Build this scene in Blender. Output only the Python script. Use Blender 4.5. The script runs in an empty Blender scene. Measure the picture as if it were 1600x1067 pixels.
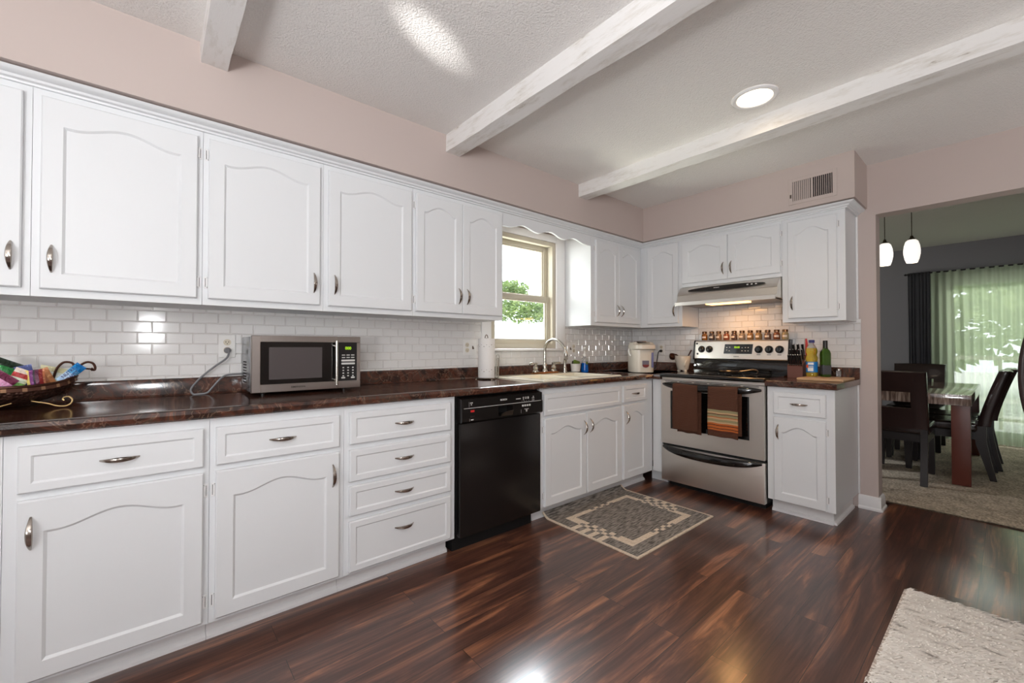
import bpy, bmesh, math, random
from mathutils import Vector, Matrix, noise
random.seed(7)
C = bpy.context.scene.collection
PI = math.pi
L = 3.871            # wall with the range
H = 2.4345           # ceiling
WX = 7.5             # far dining wall

def S(r, g, b):
    def f(c):
        c /= 255.0
        return c / 12.92 if c <= .04045 else ((c + .055) / 1.055) ** 2.4
    return (f(r), f(g), f(b), 1.0)

# ------------------------------------------------------------------ camera
cam = bpy.data.objects.new('camera', bpy.data.cameras.new('camera'))
C.objects.link(cam)
cam.data.sensor_width = 36.0
cam.data.lens = 662.5 / 1600 * 36
cam.data.clip_start = .05
yaw, pit = .8643, .0131
fw = Vector((math.cos(yaw) * math.cos(pit), math.sin(yaw) * math.cos(pit), math.sin(pit)))
rt = Vector((math.sin(yaw), -math.cos(yaw), 0))
up = rt.cross(fw)
cam.matrix_world = Matrix(((rt.x, up.x, -fw.x, 0.0), (rt.y, up.y, -fw.y, -2.584), (rt.z, up.z, -fw.z, 1.1438), (0, 0, 0, 1)))
bpy.context.scene.camera = cam

# ------------------------------------------------------------------ view, world, lights
sc = bpy.context.scene
sc.view_settings.view_transform = 'Standard'
sc.view_settings.look = 'None'
sc.view_settings.exposure = 0.0
sc.view_settings.gamma = 1.0
try:
    sc.cycles.use_denoising = True
    sc.cycles.max_bounces = 10
    sc.cycles.diffuse_bounces = 6
    sc.cycles.transparent_max_bounces = 24
    sc.cycles.sample_clamp_indirect = 8.0
except Exception:
    pass
w = bpy.data.worlds.new('sky'); sc.world = w; w.use_nodes = True
bg = w.node_tree.nodes['Background']
bg.inputs[0].default_value = (.86, .95, 1.0, 1); bg.inputs[1].default_value = 3.6

def lamp(name, kind, loc, to, energy, color, **kw):
    d = bpy.data.lights.new(name, kind); d.energy = energy; d.color = color[:3]
    for k, v in kw.items(): setattr(d, k, v)
    o = bpy.data.objects.new(name, d); C.objects.link(o); o.location = loc
    o.rotation_euler = (Vector(to) - Vector(loc)).to_track_quat('-Z', 'Y').to_euler()
    return o
lamp('sun', 'SUN', (0, -5, 10), (3.0, -1.2, 4.5), 3.2, (1, .95, .86), angle=.02)
# fill lamps added behind the camera; no windows are built there
lamp('fill_rear', 'AREA', (-.2, -5.3, 1.55), (.8, 0, 1.25), 5, (1, .985, .98), shape='RECTANGLE', size=3.6, size_y=1.7)
lamp('fill_side', 'AREA', (-2.3, -2.9, 1.5), (1.2, -.6, .9), 20, (.93, .96, 1), shape='RECTANGLE', size=2.2, size_y=1.6)
# the photographer's flash, and lamps added to brighten the ceiling
lamp('flash', 'AREA', (0, -2.80, 1.31), (.1, 0, 1.0), 7.5, (.96, .98, 1), shape='DISK', size=.13)
lamp('ceiling_fill', 'AREA', (-.5, -3.1, 1.88), (1.0, -1.8, H + .7), 22, (.97, .985, 1), shape='DISK', size=.5)  # added upward lamp in place of flash bounced off the ceiling
lamp('ceiling_streak_spot', 'SPOT', (-.85, -1.74, 1.62), (.885, -1.03, H), 330, (1, .98, .95), spot_size=math.radians(6.0), spot_blend=1.0, shadow_soft_size=.03)  # spot added to draw the bright streak on the ceiling
lamp('daylight_patio', 'AREA', (WX + 1.15, -3.0, 2.36), (WX - .1, -3.0, .9), 38, (.95, 1, .9), shape='RECTANGLE', size=1.8, size_y=.3)
lamp('ceiling_fill_side', 'AREA', (-1.4, -3.2, 1.1), (-.5, -2.5, H + 1.2), 68, (.97, .985, 1), shape='DISK', size=.6)  # added fill lamp, brightens the ceiling at the near left
lamp('ceiling_fill_room', 'AREA', (2.6, -3.9, .62), (2.6, -3.85, H + 1), 17, (1, .99, .97), shape='DISK', size=.7)  # added fill lamp out of frame, washes the far ceiling
# kitchen window and dining patio door daylight
lamp('daylight_window', 'AREA', (3.45, 1.25, 3.0), (1.06, -1.51, 0), 260, (.88, .95, 1), shape='RECTANGLE', size=1.4, size_y=.9)
lamp('daylight_garden', 'AREA', (-.3, 1.25, 1.95), (2.82, -.2, 1.6), 62, (.96, 1, .94), shape='RECTANGLE', size=.8, size_y=.8)
lamp('patio_bounce', 'AREA', (2.0, 1.5, .35), (2.5, -1.2, H), 75, (.97, 1, .84), shape='RECTANGLE', size=1.2, size_y=.6)

# ------------------------------------------------------------------ materials
def mat(name, col, rough=.5, metal=0.0, coat=0.0, emis=None, estr=0.0, trans=0.0, ior=1.45, alpha=1.0, spec=.5):
    m = bpy.data.materials.new(name); m.use_nodes = True
    b = m.node_tree.nodes['Principled BSDF']
    b.inputs['Base Color'].default_value = col
    b.inputs['Roughness'].default_value = rough
    b.inputs['Metallic'].default_value = metal
    b.inputs['Coat Weight'].default_value = coat
    b.inputs['Coat Roughness'].default_value = .05
    b.inputs['IOR'].default_value = ior
    b.inputs['Alpha'].default_value = alpha
    b.inputs['Transmission Weight'].default_value = trans
    b.inputs['Specular IOR Level'].default_value = spec
    if emis: b.inputs['Emission Color'].default_value = emis; b.inputs['Emission Strength'].default_value = estr
    return m
def nt(m): return m.node_tree, m.node_tree.nodes['Principled BSDF']
def N(t, kind, **kw):
    n = t.nodes.new(kind)
    for k, v in kw.items(): setattr(n, k, v)
    return n
def coords(t, scale=(1, 1, 1), loc=(0, 0, 0), rot=(0, 0, 0), kind='Object'):
    c = N(t, 'ShaderNodeTexCoord'); mp = N(t, 'ShaderNodeMapping')
    mp.inputs['Scale'].default_value = scale; mp.inputs['Location'].default_value = loc; mp.inputs['Rotation'].default_value = rot
    t.links.new(c.outputs[kind], mp.inputs[0]); return mp
def ramp(t, stops, fac, interp='LINEAR'):
    r = N(t, 'ShaderNodeValToRGB'); r.color_ramp.interpolation = interp
    e = r.color_ramp.elements
    while len(e) > 1: e.remove(e[-1])
    e[0].position = stops[0][0]; e[0].color = stops[0][1]
    for p, c in stops[1:]:
        x = e.new(p); x.color = c
    t.links.new(fac, r.inputs[0]); return r
def bump(t, b, height, strength=.3, dist=.01):
    n = N(t, 'ShaderNodeBump'); n.inputs['Strength'].default_value = strength; n.inputs['Distance'].default_value = dist
    t.links.new(height, n.inputs['Height']); t.links.new(n.outputs[0], b.inputs['Normal']); return n
def noisy(m, scale=40, strength=.2, dist=.002, sc3=(1, 1, 1), detail=3):
    t, b = nt(m); mp = coords(t, sc3); n = N(t, 'ShaderNodeTexNoise'); n.inputs['Scale'].default_value = scale; n.inputs['Detail'].default_value = detail
    t.links.new(mp.outputs[0], n.inputs[0]); bump(t, b, n.outputs[0], strength, dist); return n

M = {}
M['white'] = mat('cabinet_white', S(222, 224, 226), .38); noisy(M['white'], 9, .06, .002)
M['wall'] = mat('wall_paint', S(192, 178, 172), .7); noisy(M['wall'], 220, .12, .001)
M['grey_wall'] = mat('dining_paint', S(114, 111, 115), .75); noisy(M['grey_wall'], 220, .12, .001)
M['ceiling'] = mat('popcorn_ceiling', S(232, 229, 226), .85); noisy(M['ceiling'], 130, .6, .010, detail=4)
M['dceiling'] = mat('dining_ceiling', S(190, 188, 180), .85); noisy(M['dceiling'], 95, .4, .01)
M['trim'] = mat('trim_white', S(230, 229, 229), .4)
M['tile'] = mat('tile_glaze', S(222, 220, 218), .11, coat=.3); noisy(M['tile'], 7, .05, .003)
M['grout'] = mat('grout', S(206, 200, 197), .8)
M['vinyl'] = mat('window_vinyl', S(196, 188, 170), .45)
M['handle'] = mat('handle_nickel', S(172, 164, 156), .2, 1.0)
M['chrome'] = mat('brushed_nickel', S(190, 186, 178), .22, 1.0)
M['black'] = mat('black_plastic', S(24, 22, 22), .28)
M['blackgloss'] = mat('black_gloss', S(10, 9, 9), .06, coat=.6)
M['dwblack'] = mat('dishwasher_black', S(26, 23, 22), .22)
M['dark_inner'] = mat('dark_gap', S(14, 13, 13), .7)  # near-black inner parts; also paints the shade in slits and gaps
M['silverpaint'] = mat('printed_silver', S(210, 208, 205), .5)
M['red'] = mat('red_button', S(200, 40, 40), .4)
M['green_led'] = mat('green_display', S(20, 30, 5), .4, emis=S(170, 220, 30), estr=1.2)
M['plastic'] = mat('white_plastic', S(228, 226, 222), .35)
M['plate'] = mat('outlet_plate', S(226, 224, 221), .3)
M['almond'] = mat('outlet_almond', S(206, 196, 176), .4)
M['cream'] = mat('sink_cream', S(226, 219, 200), .2, coat=.4)
M['brass'] = mat('worn_brass', S(176, 122, 80), .25, 1.0)
M['grey_cord'] = mat('grey_cord', S(120, 120, 122), .45)
M['paper'] = mat('paper_towel', S(232, 229, 226), .9); noisy(M['paper'], 160, .3, .001)
M['print'] = mat('towel_print', S(165, 160, 152), .9)
M['pewter'] = mat('pewter_wire', S(120, 108, 98), .3, 1.0)
M['walnut'] = mat('knife_block_wood', S(104, 66, 56), .45); noisy(M['walnut'], 12, .2, .001, (1, 1, 8))
M['spoon'] = mat('brown_wood', S(66, 34, 20), .4)
M['pot'] = mat('cream_glaze', S(212, 204, 190), .25)
M['glass'] = mat('clear_glass', (1, 1, 1, 1), .02, trans=1.0, ior=1.45)
M['oil'] = mat('yellow_oil', S(238, 212, 80), .05, trans=.75, ior=1.4)
M['green_glass'] = mat('green_glass', S(70, 110, 24), .05, trans=.6, ior=1.4)
M['darklabel'] = mat('dark_label', S(62, 62, 66), .4)
M['bluelabel'] = mat('blue_label', S(30, 120, 190), .35)
M['orange'] = mat('orange_patch', S(224, 92, 30), .4)
M['navy'] = mat('navy_cap', S(40, 44, 110), .4)
M['bottle_dark'] = mat('dark_cap', S(22, 12, 10), .3)
M['bluesoap'] = mat('blue_liquid', S(12, 105, 200), .1, trans=.3)
M['sponge'] = mat('green_sponge', S(92, 110, 44), .9)
M['board'] = mat('board_wood', S(196, 156, 116), .5); noisy(M['board'], 20, .2, .001, (8, 1, 1))
M['ceramic'] = mat('stoneware', S(70, 56, 46), .15, coat=.5)
M['jarlid'] = mat('jar_lid', S(120, 86, 60), .25, 1.0)
M['label'] = mat('paper_label', S(226, 208, 190), .6)
M['bronze'] = mat('basket_bronze', S(82, 54, 44), .32, .8)
M['gold'] = mat('basket_gold', S(186, 158, 110), .3, 1.0)
M['bulb'] = mat('lit_lens', S(255, 236, 205), .5, emis=S(255, 232, 196), estr=9)
M['hoodbulb'] = mat('hood_lens', S(255, 200, 140), .5, emis=S(255, 190, 110), estr=5)
M['pend'] = mat('opal_glass', S(250, 248, 246), .25, emis=S(255, 246, 238), estr=.9)
M['darkmetal'] = mat('dark_bronze', S(70, 58, 46), .4, .9)
M['leather'] = mat('dark_leather', S(42, 27, 25), .26, coat=.25); noisy(M['leather'], 160, .12, .001)
M['legwood'] = mat('espresso_wood', S(30, 23, 23), .35)
M['tableleg'] = mat('table_leg_wood', S(96, 48, 38), .35)
M['curtain'] = mat('charcoal_curtain', S(52, 51, 55), .85)
M['purple'] = mat('purple_wrap', S(96, 44, 92), .3)
M['frame_wood'] = mat('mirror_frame', S(58, 42, 40), .3)
M['mirror'] = mat('dark_mirror', S(14, 14, 16), .08)
M['deck'] = mat('patio_concrete', S(214, 212, 206), .8)
M['fence'] = mat('white_fence', S(240, 242, 244), .7)
M['bark'] = mat('bark', S(92, 76, 60), .9)
M['clearpl'] = mat('clear_plastic', S(240, 244, 246), .08, trans=.85, ior=1.2)
M['pink'] = mat('pink_wrap', S(214, 130, 180), .35)
M['rust'] = mat('rust_wrap', S(176, 104, 62), .35)

def leafmat():
    m = mat('leaf', S(110, 150, 60), .55); t, b = nt(m)
    oi = N(t, 'ShaderNodeTexNoise'); oi.inputs['Scale'].default_value = 2.3
    c = coords(t); t.links.new(c.outputs[0], oi.inputs[0])
    r = ramp(t, [(.3, S(88, 112, 70)), (.5, S(128, 150, 92)), (.7, S(170, 184, 128))], oi.outputs[0]); t.links.new(r.outputs[0], b.inputs['Base Color'])
    tr = N(t, 'ShaderNodeBsdfTranslucent'); mx = N(t, 'ShaderNodeMixShader'); mx.inputs[0].default_value = .45
    t.links.new(r.outputs[0], tr.inputs[0]); t.links.new(b.outputs[0], mx.inputs[1]); t.links.new(tr.outputs[0], mx.inputs[2])
    t.links.new(mx.outputs[0], t.nodes['Material Output'].inputs[0]); return m
M['leaf'] = leafmat()

def steelmat(name, axis=(1, 1, 60), col=S(176, 170, 164), rough=.27):
    m = mat(name, col, rough, 1.0); t, b = nt(m); mp = coords(t, axis); n = N(t, 'ShaderNodeTexNoise'); n.inputs['Scale'].default_value = 14; n.inputs['Detail'].default_value = 4
    t.links.new(mp.outputs[0], n.inputs[0]); bump(t, b, n.outputs[0], .05, .001)
    r = N(t, 'ShaderNodeMapRange'); r.inputs[3].default_value = rough - .06; r.inputs[4].default_value = rough + .1
    t.links.new(n.outputs[0], r.inputs[0]); t.links.new(r.outputs[0], b.inputs['Roughness']); return m
M['steel'] = steelmat('stainless_steel', col=S(226, 221, 214), rough=.36)
M['steelv'] = steelmat('microwave_steel', (1, 1, 50), S(166, 158, 153), .3); M['case'] = mat('painted_case', S(120, 122, 126), .2, .6)

def floormat():
    m = mat('dark_laminate', S(70, 42, 32), .3, spec=.6, coat=.6); t, b = nt(m); b.inputs['Coat Roughness'].default_value = .16; b.inputs['Coat IOR'].default_value = 1.6
    mp = coords(t, loc=(.302, -.019 + .125 * 60, 0))
    br = N(t, 'ShaderNodeTexBrick'); br.offset = .43; br.offset_frequency = 2; br.squash = 1
    for k, v in (('Color1', (0, 0, 0, 1)), ('Color2', (1, 1, 1, 1)), ('Mortar', (.5, .5, .5, 1)), ('Scale', 1.0), ('Mortar Size', .0011), ('Mortar Smooth', .1), ('Bias', 0.0), ('Brick Width', 1.21), ('Row Height', .125)):
        br.inputs[k].default_value = v
    t.links.new(mp.outputs[0], br.inputs['Vector'])
    mul = N(t, 'ShaderNodeVectorMath', operation='SCALE'); mul.inputs['Scale'].default_value = 23.7
    t.links.new(br.outputs['Color'], mul.inputs[0])
    mp2 = coords(t, (.55, 6.5, 1))
    add = N(t, 'ShaderNodeVectorMath', operation='ADD'); t.links.new(mp2.outputs[0], add.inputs[0]); t.links.new(mul.outputs[0], add.inputs[1])
    n1 = N(t, 'ShaderNodeTexNoise'); n1.inputs['Scale'].default_value = 1.5; n1.inputs['Detail'].default_value = 6; n1.inputs['Roughness'].default_value = .62; n1.inputs['Distortion'].default_value = 1.5
    t.links.new(add.outputs[0], n1.inputs[0])
    r1 = ramp(t, [(.28, S(56, 34, 29)), (.46, S(82, 52, 43)), (.55, S(104, 67, 53)), (.63, S(146, 96, 70)), (.73, S(176, 122, 90))], n1.outputs[0])
    n2 = N(t, 'ShaderNodeTexNoise'); n2.inputs['Scale'].default_value = 3.5; n2.inputs['Detail'].default_value = 8; n2.inputs['Distortion'].default_value = .6
    mp3 = coords(t, (1, 26, 1)); t.links.new(mp3.outputs[0], n2.inputs[0])
    r2 = ramp(t, [(.34, (.6, .6, .6, 1)), (.62, (1.12, 1.1, 1.08, 1))], n2.outputs[0])
    mx = N(t, 'ShaderNodeMixRGB', blend_type='MULTIPLY'); mx.inputs[0].default_value = .8
    t.links.new(r1.outputs[0], mx.inputs[1]); t.links.new(r2.outputs[0], mx.inputs[2])
    mm = N(t, 'ShaderNodeMixRGB'); mm.inputs[2].default_value = S(24, 15, 13)
    t.links.new(br.outputs['Fac'], mm.inputs[0]); t.links.new(mx.outputs[0], mm.inputs[1]); t.links.new(mm.outputs[0], b.inputs['Base Color'])
    inv = N(t, 'ShaderNodeMath', operation='SUBTRACT'); inv.inputs[0].default_value = 1; t.links.new(br.outputs['Fac'], inv.inputs[1])
    ml = N(t, 'ShaderNodeMath', operation='MULTIPLY_ADD'); ml.inputs[1].default_value = .02; t.links.new(n2.outputs[0], ml.inputs[0]); t.links.new(inv.outputs[0], ml.inputs[2])
    bump(t, b, ml.outputs[0], .35, .002)
    return m
M['floor'] = floormat()

def countermat():
    m = mat('marbled_laminate', S(60, 38, 30), .13, coat=.25); t, b = nt(m); mp = coords(t)
    n1 = N(t, 'ShaderNodeTexNoise'); n1.inputs['Scale'].default_value = 7; n1.inputs['Detail'].default_value = 7; n1.inputs['Roughness'].default_value = .65; n1.inputs['Distortion'].default_value = 1.6
    t.links.new(mp.outputs[0], n1.inputs[0])
    r1 = ramp(t, [(.3, S(30, 23, 21)), (.45, S(54, 37, 31)), (.53, S(84, 48, 36)), (.6, S(66, 54, 46)), (.7, S(114, 66, 46))], n1.outputs[0])
    n2 = N(t, 'ShaderNodeTexNoise'); n2.inputs['Scale'].default_value = 5; n2.inputs['Detail'].default_value = 8; n2.inputs['Distortion'].default_value = 2.8
    t.links.new(mp.outputs[0], n2.inputs[0])
    r2 = ramp(t, [(.485, (0, 0, 0, 1)), (.5, (1, 1, 1, 1)), (.515, (0, 0, 0, 1))], n2.outputs[0])
    k = N(t, 'ShaderNodeMath', operation='MULTIPLY'); k.inputs[1].default_value = .35; t.links.new(r2.outputs[0], k.inputs[0])
    mx = N(t, 'ShaderNodeMixRGB'); mx.inputs[2].default_value = S(160, 128, 106); t.links.new(k.outputs[0], mx.inputs[0]); t.links.new(r1.outputs[0], mx.inputs[1])
    t.links.new(mx.outputs[0], b.inputs['Base Color']); return m
M['counter'] = countermat()

def carpetmat():
    m = mat('beige_carpet', S(150, 134, 114), .95); t, b = nt(m); mp = coords(t)
    n = N(t, 'ShaderNodeTexNoise'); n.inputs['Scale'].default_value = 75; n.inputs['Detail'].default_value = 6; t.links.new(mp.outputs[0], n.inputs[0])
    n2 = N(t, 'ShaderNodeTexNoise'); n2.inputs['Scale'].default_value = 7; n2.inputs['Detail'].default_value = 3; t.links.new(mp.outputs[0], n2.inputs[0])
    a = N(t, 'ShaderNodeMath', operation='MULTIPLY_ADD'); a.inputs[1].default_value = .3; t.links.new(n2.outputs[0], a.inputs[0])
    h = N(t, 'ShaderNodeMath', operation='MULTIPLY'); h.inputs[1].default_value = .7; t.links.new(n.outputs[0], h.inputs[0]); t.links.new(h.outputs[0], a.inputs[2])
    r = ramp(t, [(.36, S(140, 126, 110)), (.5, S(186, 170, 150)), (.62, S(222, 206, 186))], a.outputs[0]); t.links.new(r.outputs[0], b.inputs['Base Color'])
    bump(t, b, n.outputs[0], .9, .012); return m
M['carpet'] = carpetmat()

def beammat():
    m = mat('rough_white_beam', S(226, 224, 220), .7); t, b = nt(m)
    mp = coords(t, (6, 1.6, 9)); n = N(t, 'ShaderNodeTexNoise'); n.inputs['Scale'].default_value = 3.2; n.inputs['Detail'].default_value = 7; n.inputs['Roughness'].default_value = .7; t.links.new(mp.outputs[0], n.inputs[0])
    r = ramp(t, [(.29, S(150, 140, 128)), (.36, S(214, 210, 204)), (.5, S(230, 228, 226))], n.outputs[0]); t.links.new(r.outputs[0], b.inputs['Base Color'])
    bump(t, b, n.outputs[0], .35, .006); return m
M['beam'] = beammat()

def tablemat():
    m = mat('travertine_top', S(120, 100, 88), .1, coat=.4); t, b = nt(m); mp = coords(t, (1, 9, 1))
    n = N(t, 'ShaderNodeTexNoise'); n.inputs['Scale'].default_value = 6; n.inputs['Detail'].default_value = 6; n.inputs['Distortion'].default_value = .8; t.links.new(mp.outputs[0], n.inputs[0])
    r = ramp(t, [(.34, S(80, 62, 54)), (.5, S(122, 100, 88)), (.66, S(166, 144, 130))], n.outputs[0]); t.links.new(r.outputs[0], b.inputs['Base Color']); return m
M['table'] = tablemat()

def sheermat():
    m = bpy.data.materials.new('sheer_voile'); m.use_nodes = True; t = m.node_tree; t.nodes.remove(t.nodes['Principled BSDF'])
    d = N(t, 'ShaderNodeBsdfDiffuse'); d.inputs[0].default_value = S(186, 194, 174); tl = N(t, 'ShaderNodeBsdfTranslucent'); tl.inputs[0].default_value = S(182, 194, 166)
    tp = N(t, 'ShaderNodeBsdfTransparent'); a = N(t, 'ShaderNodeMixShader'); a.inputs[0].default_value = .6; c = N(t, 'ShaderNodeMixShader'); c.inputs[0].default_value = .24
    t.links.new(d.outputs[0], a.inputs[1]); t.links.new(tl.outputs[0], a.inputs[2]); t.links.new(a.outputs[0], c.inputs[1]); t.links.new(tp.outputs[0], c.inputs[2])
    t.links.new(c.outputs[0], t.nodes['Material Output'].inputs[0]); return m
M['sheer'] = sheermat()

def panemat():
    m = bpy.data.materials.new('window_glass'); m.use_nodes = True; t = m.node_tree; t.nodes.remove(t.nodes['Principled BSDF'])
    g = N(t, 'ShaderNodeBsdfGlossy'); g.inputs['Roughness'].default_value = .02; tp = N(t, 'ShaderNodeBsdfTransparent');     x = N(t, 'ShaderNodeMixShader'); x.inputs[0].default_value = .04; t.links.new(tp.outputs[0], x.inputs[1]); t.links.new(g.outputs[0], x.inputs[2])
    t.links.new(x.outputs[0], t.nodes['Material Output'].inputs[0]); return m
M['pane'] = panemat()

def towelmat(name, col):
    m = mat(name, col, .95); t, b = nt(m); mp = coords(t, (1, 1, 1)); wv = N(t, 'ShaderNodeTexWave', bands_direction='Z'); wv.inputs['Scale'].default_value = 40; wv.inputs['Distortion'].default_value = .4
    t.links.new(mp.outputs[0], wv.inputs[0]); bump(t, b, wv.outputs['Fac'], .6, .004); return m
M['brown_towel'] = towelmat('brown_waffle', S(86, 52, 36))
M['st_sage'] = towelmat('sage_stripe', S(150, 140, 104)); M['st_orange'] = towelmat('orange_stripe', S(186, 98, 42)); M['st_tan'] = towelmat('tan_stripe', S(196, 160, 122)); M['st_dark'] = towelmat('dark_stripe', S(86, 44, 28))

def rugmat(name, c1, c2, axis):
    m = mat(name, c1, .95); t, b = nt(m); mp = coords(t, axis); n = N(t, 'ShaderNodeTexNoise'); n.inputs['Scale'].default_value = 14; n.inputs['Detail'].default_value = 5
    t.links.new(mp.outputs[0], n.inputs[0]); r = ramp(t, [(.38, c1), (.6, c2)], n.outputs[0]); t.links.new(r.outputs[0], b.inputs['Base Color']); bump(t, b, n.outputs[0], .4, .003); return m
M['rug_grey'] = rugmat('rug_grey', S(84, 79, 74), S(152, 144, 136), (1.2, 9, 1)); M['rug_tan'] = rugmat('rug_tan', S(206, 188, 166), S(226, 210, 190), (3, 9, 1))
M['fur'] = rugmat('fur', S(168, 156, 146), S(226, 216, 206), (7, 2, 1))

# ------------------------------------------------------------------ helpers
def tag(o, label=None, cat=None, group=None, kind=None):
    if label: o['label'] = label
    if cat: o['category'] = cat
    if group: o['group'] = group
    if kind: o['kind'] = kind
    return o
def empty(name, label, cat, loc=(0, 0, 0), rz=0.0, group=None):
    o = bpy.data.objects.new(name, None); C.objects.link(o); o.location = loc; o.rotation_euler = (0, 0, rz); o.empty_display_size = .05
    return tag(o, label, cat, group)
def build(name, bm, ms, parent=None, ang=35, label=None):
    bmesh.ops.recalc_face_normals(bm, faces=bm.faces[:])
    me = bpy.data.meshes.new(name); bm.to_mesh(me); bm.free()
    for m in (ms if isinstance(ms, (list, tuple)) else [ms]): me.materials.append(M[m] if isinstance(m, str) else m)
    for p in me.polygons: p.use_smooth = True
    me.set_sharp_from_angle(angle=math.radians(ang))
    o = bpy.data.objects.new(name, me); C.objects.link(o)
    if parent: o.parent = parent
    if label: o['label'] = label
    return o
def struct(name, bm, ms, label, cat='structure'):
    o = build(name, bm, ms); return tag(o, label, cat, kind='structure')
def nb(): return bmesh.new()
def box(bm, x0, x1, y0, y1, z0, z1, mi=0, bev=0.0, seg=2):
    v = [bm.verts.new((x, y, z)) for x in (x0, x1) for y in (y0, y1) for z in (z0, z1)]
    fs = [bm.faces.new([v[i] for i in q]) for q in ((0, 1, 3, 2), (4, 6, 7, 5), (0, 4, 5, 1), (2, 3, 7, 6), (0, 2, 6, 4), (1, 5, 7, 3))]
    for f in fs: f.material_index = mi
    if bev:
        es = list({e for f in fs for e in f.edges})
        r = bmesh.ops.bevel(bm, geom=es, offset=bev, segments=seg, profile=.6, affect='EDGES')
        for f in r['faces']: f.material_index = mi
    return v
def tube(bm, pts, rad, n=10, mi=0, flat=None, upv=None):
    """flat: (a, b) scale of the section along side / normal"""
    pts = [Vector(p) for p in pts]; k = len(pts)
    rad = rad if isinstance(rad, (list, tuple)) else [rad] * k
    rings = []; side = None
    for i, p in enumerate(pts):
        d = (pts[min(i + 1, k - 1)] - pts[max(i - 1, 0)]).normalized()
        if side is None:
            ref = Vector(upv) if upv else (Vector((0, 0, 1)) if abs(d.z) < .9 else Vector((1, 0, 0)))
            side = d.cross(ref).normalized()
        side = (side - d * side.dot(d)).normalized(); nrm = d.cross(side)
        a, b = flat or (1, 1)
        rings.append([bm.verts.new(p + (side * math.cos(q) * a + nrm * math.sin(q) * b) * rad[i]) for q in [2 * PI * j / n for j in range(n)]])
    for i in range(k - 1):
        for j in range(n):
            f = bm.faces.new((rings[i][j], rings[i][(j + 1) % n], rings[i + 1][(j + 1) % n], rings[i + 1][j])); f.material_index = mi
    for r in (rings[0][::-1], rings[-1]):
        f = bm.faces.new(r); f.material_index = mi
def smooth(pts, n=6):
    P = [Vector(p) for p in pts]; out = []
    for i in range(len(P) - 1):
        p0, p1, p2, p3 = P[max(i - 1, 0)], P[i], P[i + 1], P[min(i + 2, len(P) - 1)]
        for j in range(n):
            t = j / n
            out.append(.5 * ((2 * p1) + (p2 - p0) * t + (2 * p0 - 5 * p1 + 4 * p2 - p3) * t * t + (3 * p1 - p0 - 3 * p2 + p3) * t ** 3))
    out.append(P[-1]); return out
def lathe(bm, prof, c=(0, 0, 0), n=24, mi=0, sx=1, sy=1, cap=True):
    rings = []
    for r, z in prof:
        rings.append([bm.verts.new((c[0] + r * sx * math.cos(2 * PI * j / n), c[1] + r * sy * math.sin(2 * PI * j / n), c[2] + z)) for j in range(n)])
    for i in range(len(rings) - 1):
        for j in range(n):
            f = bm.faces.new((rings[i][j], rings[i][(j + 1) % n], rings[i + 1][(j + 1) % n], rings[i + 1][j])); f.material_index = mi
    if cap:
        for r in (rings[0][::-1], rings[-1]):
            f = bm.faces.new(r); f.material_index = mi
def prism(bm, poly, axis, a, b, mi=0):
    """extrude a 2-D polygon along an axis from a to b; poly in the two remaining axes (in order)"""
    def pt(u, v, w):
        return {'x': (w, u, v), 'y': (u, w, v), 'z': (u, v, w)}[axis]
    A = [bm.verts.new(pt(u, v, a)) for u, v in poly]; B = [bm.verts.new(pt(u, v, b)) for u, v in poly]
    fs = [bm.faces.new(A), bm.faces.new(B[::-1])]
    n = len(poly)
    for i in range(n): fs.append(bm.faces.new((A[i], B[i], B[(i + 1) % n], A[(i + 1) % n])))
    for f in fs: f.material_index = mi
    return fs
def disc(bm, c, r, axis='y', t=.002, n=20, mi=0):
    poly = [(r * math.cos(2 * PI * j / n), r * math.sin(2 * PI * j / n)) for j in range(n)]
    if axis == 'y': prism(bm, [(c[0] + u, c[2] + v) for u, v in poly], 'y', c[1], c[1] + t, mi)
    elif axis == 'x': prism(bm, [(c[1] + u, c[2] + v) for u, v in poly], 'x', c[0], c[0] + t, mi)
    else: prism(bm, [(c[0] + u, c[1] + v) for u, v in poly], 'z', c[2], c[2] + t, mi)
def text(name, s, size, m, parent, loc, rot=(PI / 2, 0, 0), ext=.0004, sx=1.0, bold=.018):
    cu = bpy.data.curves.new(name, 'FONT'); cu.body = s; cu.size = size; cu.extrude = ext; cu.offset = bold * size; cu.align_x = 'CENTER'; cu.align_y = 'CENTER'
    o = bpy.data.objects.new(name, cu); C.objects.link(o)
    dg = bpy.context.evaluated_depsgraph_get(); me = bpy.data.meshes.new_from_object(o.evaluated_get(dg))
    bpy.data.objects.remove(o); me.materials.clear(); me.materials.append(M[m])
    q = bpy.data.objects.new(name, me); C.objects.link(q); q.parent = parent; q.location = loc; q.rotation_euler = rot; q.scale = (sx, 1, 1); return q
def copy_tree(o, parent=None):
    c = o.copy(); C.objects.link(c)
    if parent: c.parent = parent
    for ch in list(o.children): copy_tree(ch, c)
    return c

# ------------------------------------------------------------------ the room
bm = nb(); box(bm, -2.6, 4.145, -5.6, 0.0, -.06, 0); struct('floor', bm, 'floor', 'dark reddish brown wood-look plank floor of the kitchen', 'floor')
bm = nb()
gx, gy = 60, 90
x0, x1, y0, y1 = 4.145, WX, -5.6, 1.2
vs = [[bm.verts.new((x0 + (x1 - x0) * i / gx, y0 + (y1 - y0) * j / gy, .009 + .004 * noise.noise((i * .8, j * .8, 0)) * (0 if i == 0 else 1))) for j in range(gy + 1)] for i in range(gx + 1)]
for i in range(gx):
    for j in range(gy): bm.faces.new((vs[i][j], vs[i + 1][j], vs[i + 1][j + 1], vs[i][j + 1]))
box(bm, x0, x1 + .12, -5.7, 1.3, -.06, -.004)
struct('floor_dining', bm, 'carpet', 'beige carpet of the dining room beyond the opening', 'carpet')

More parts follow.
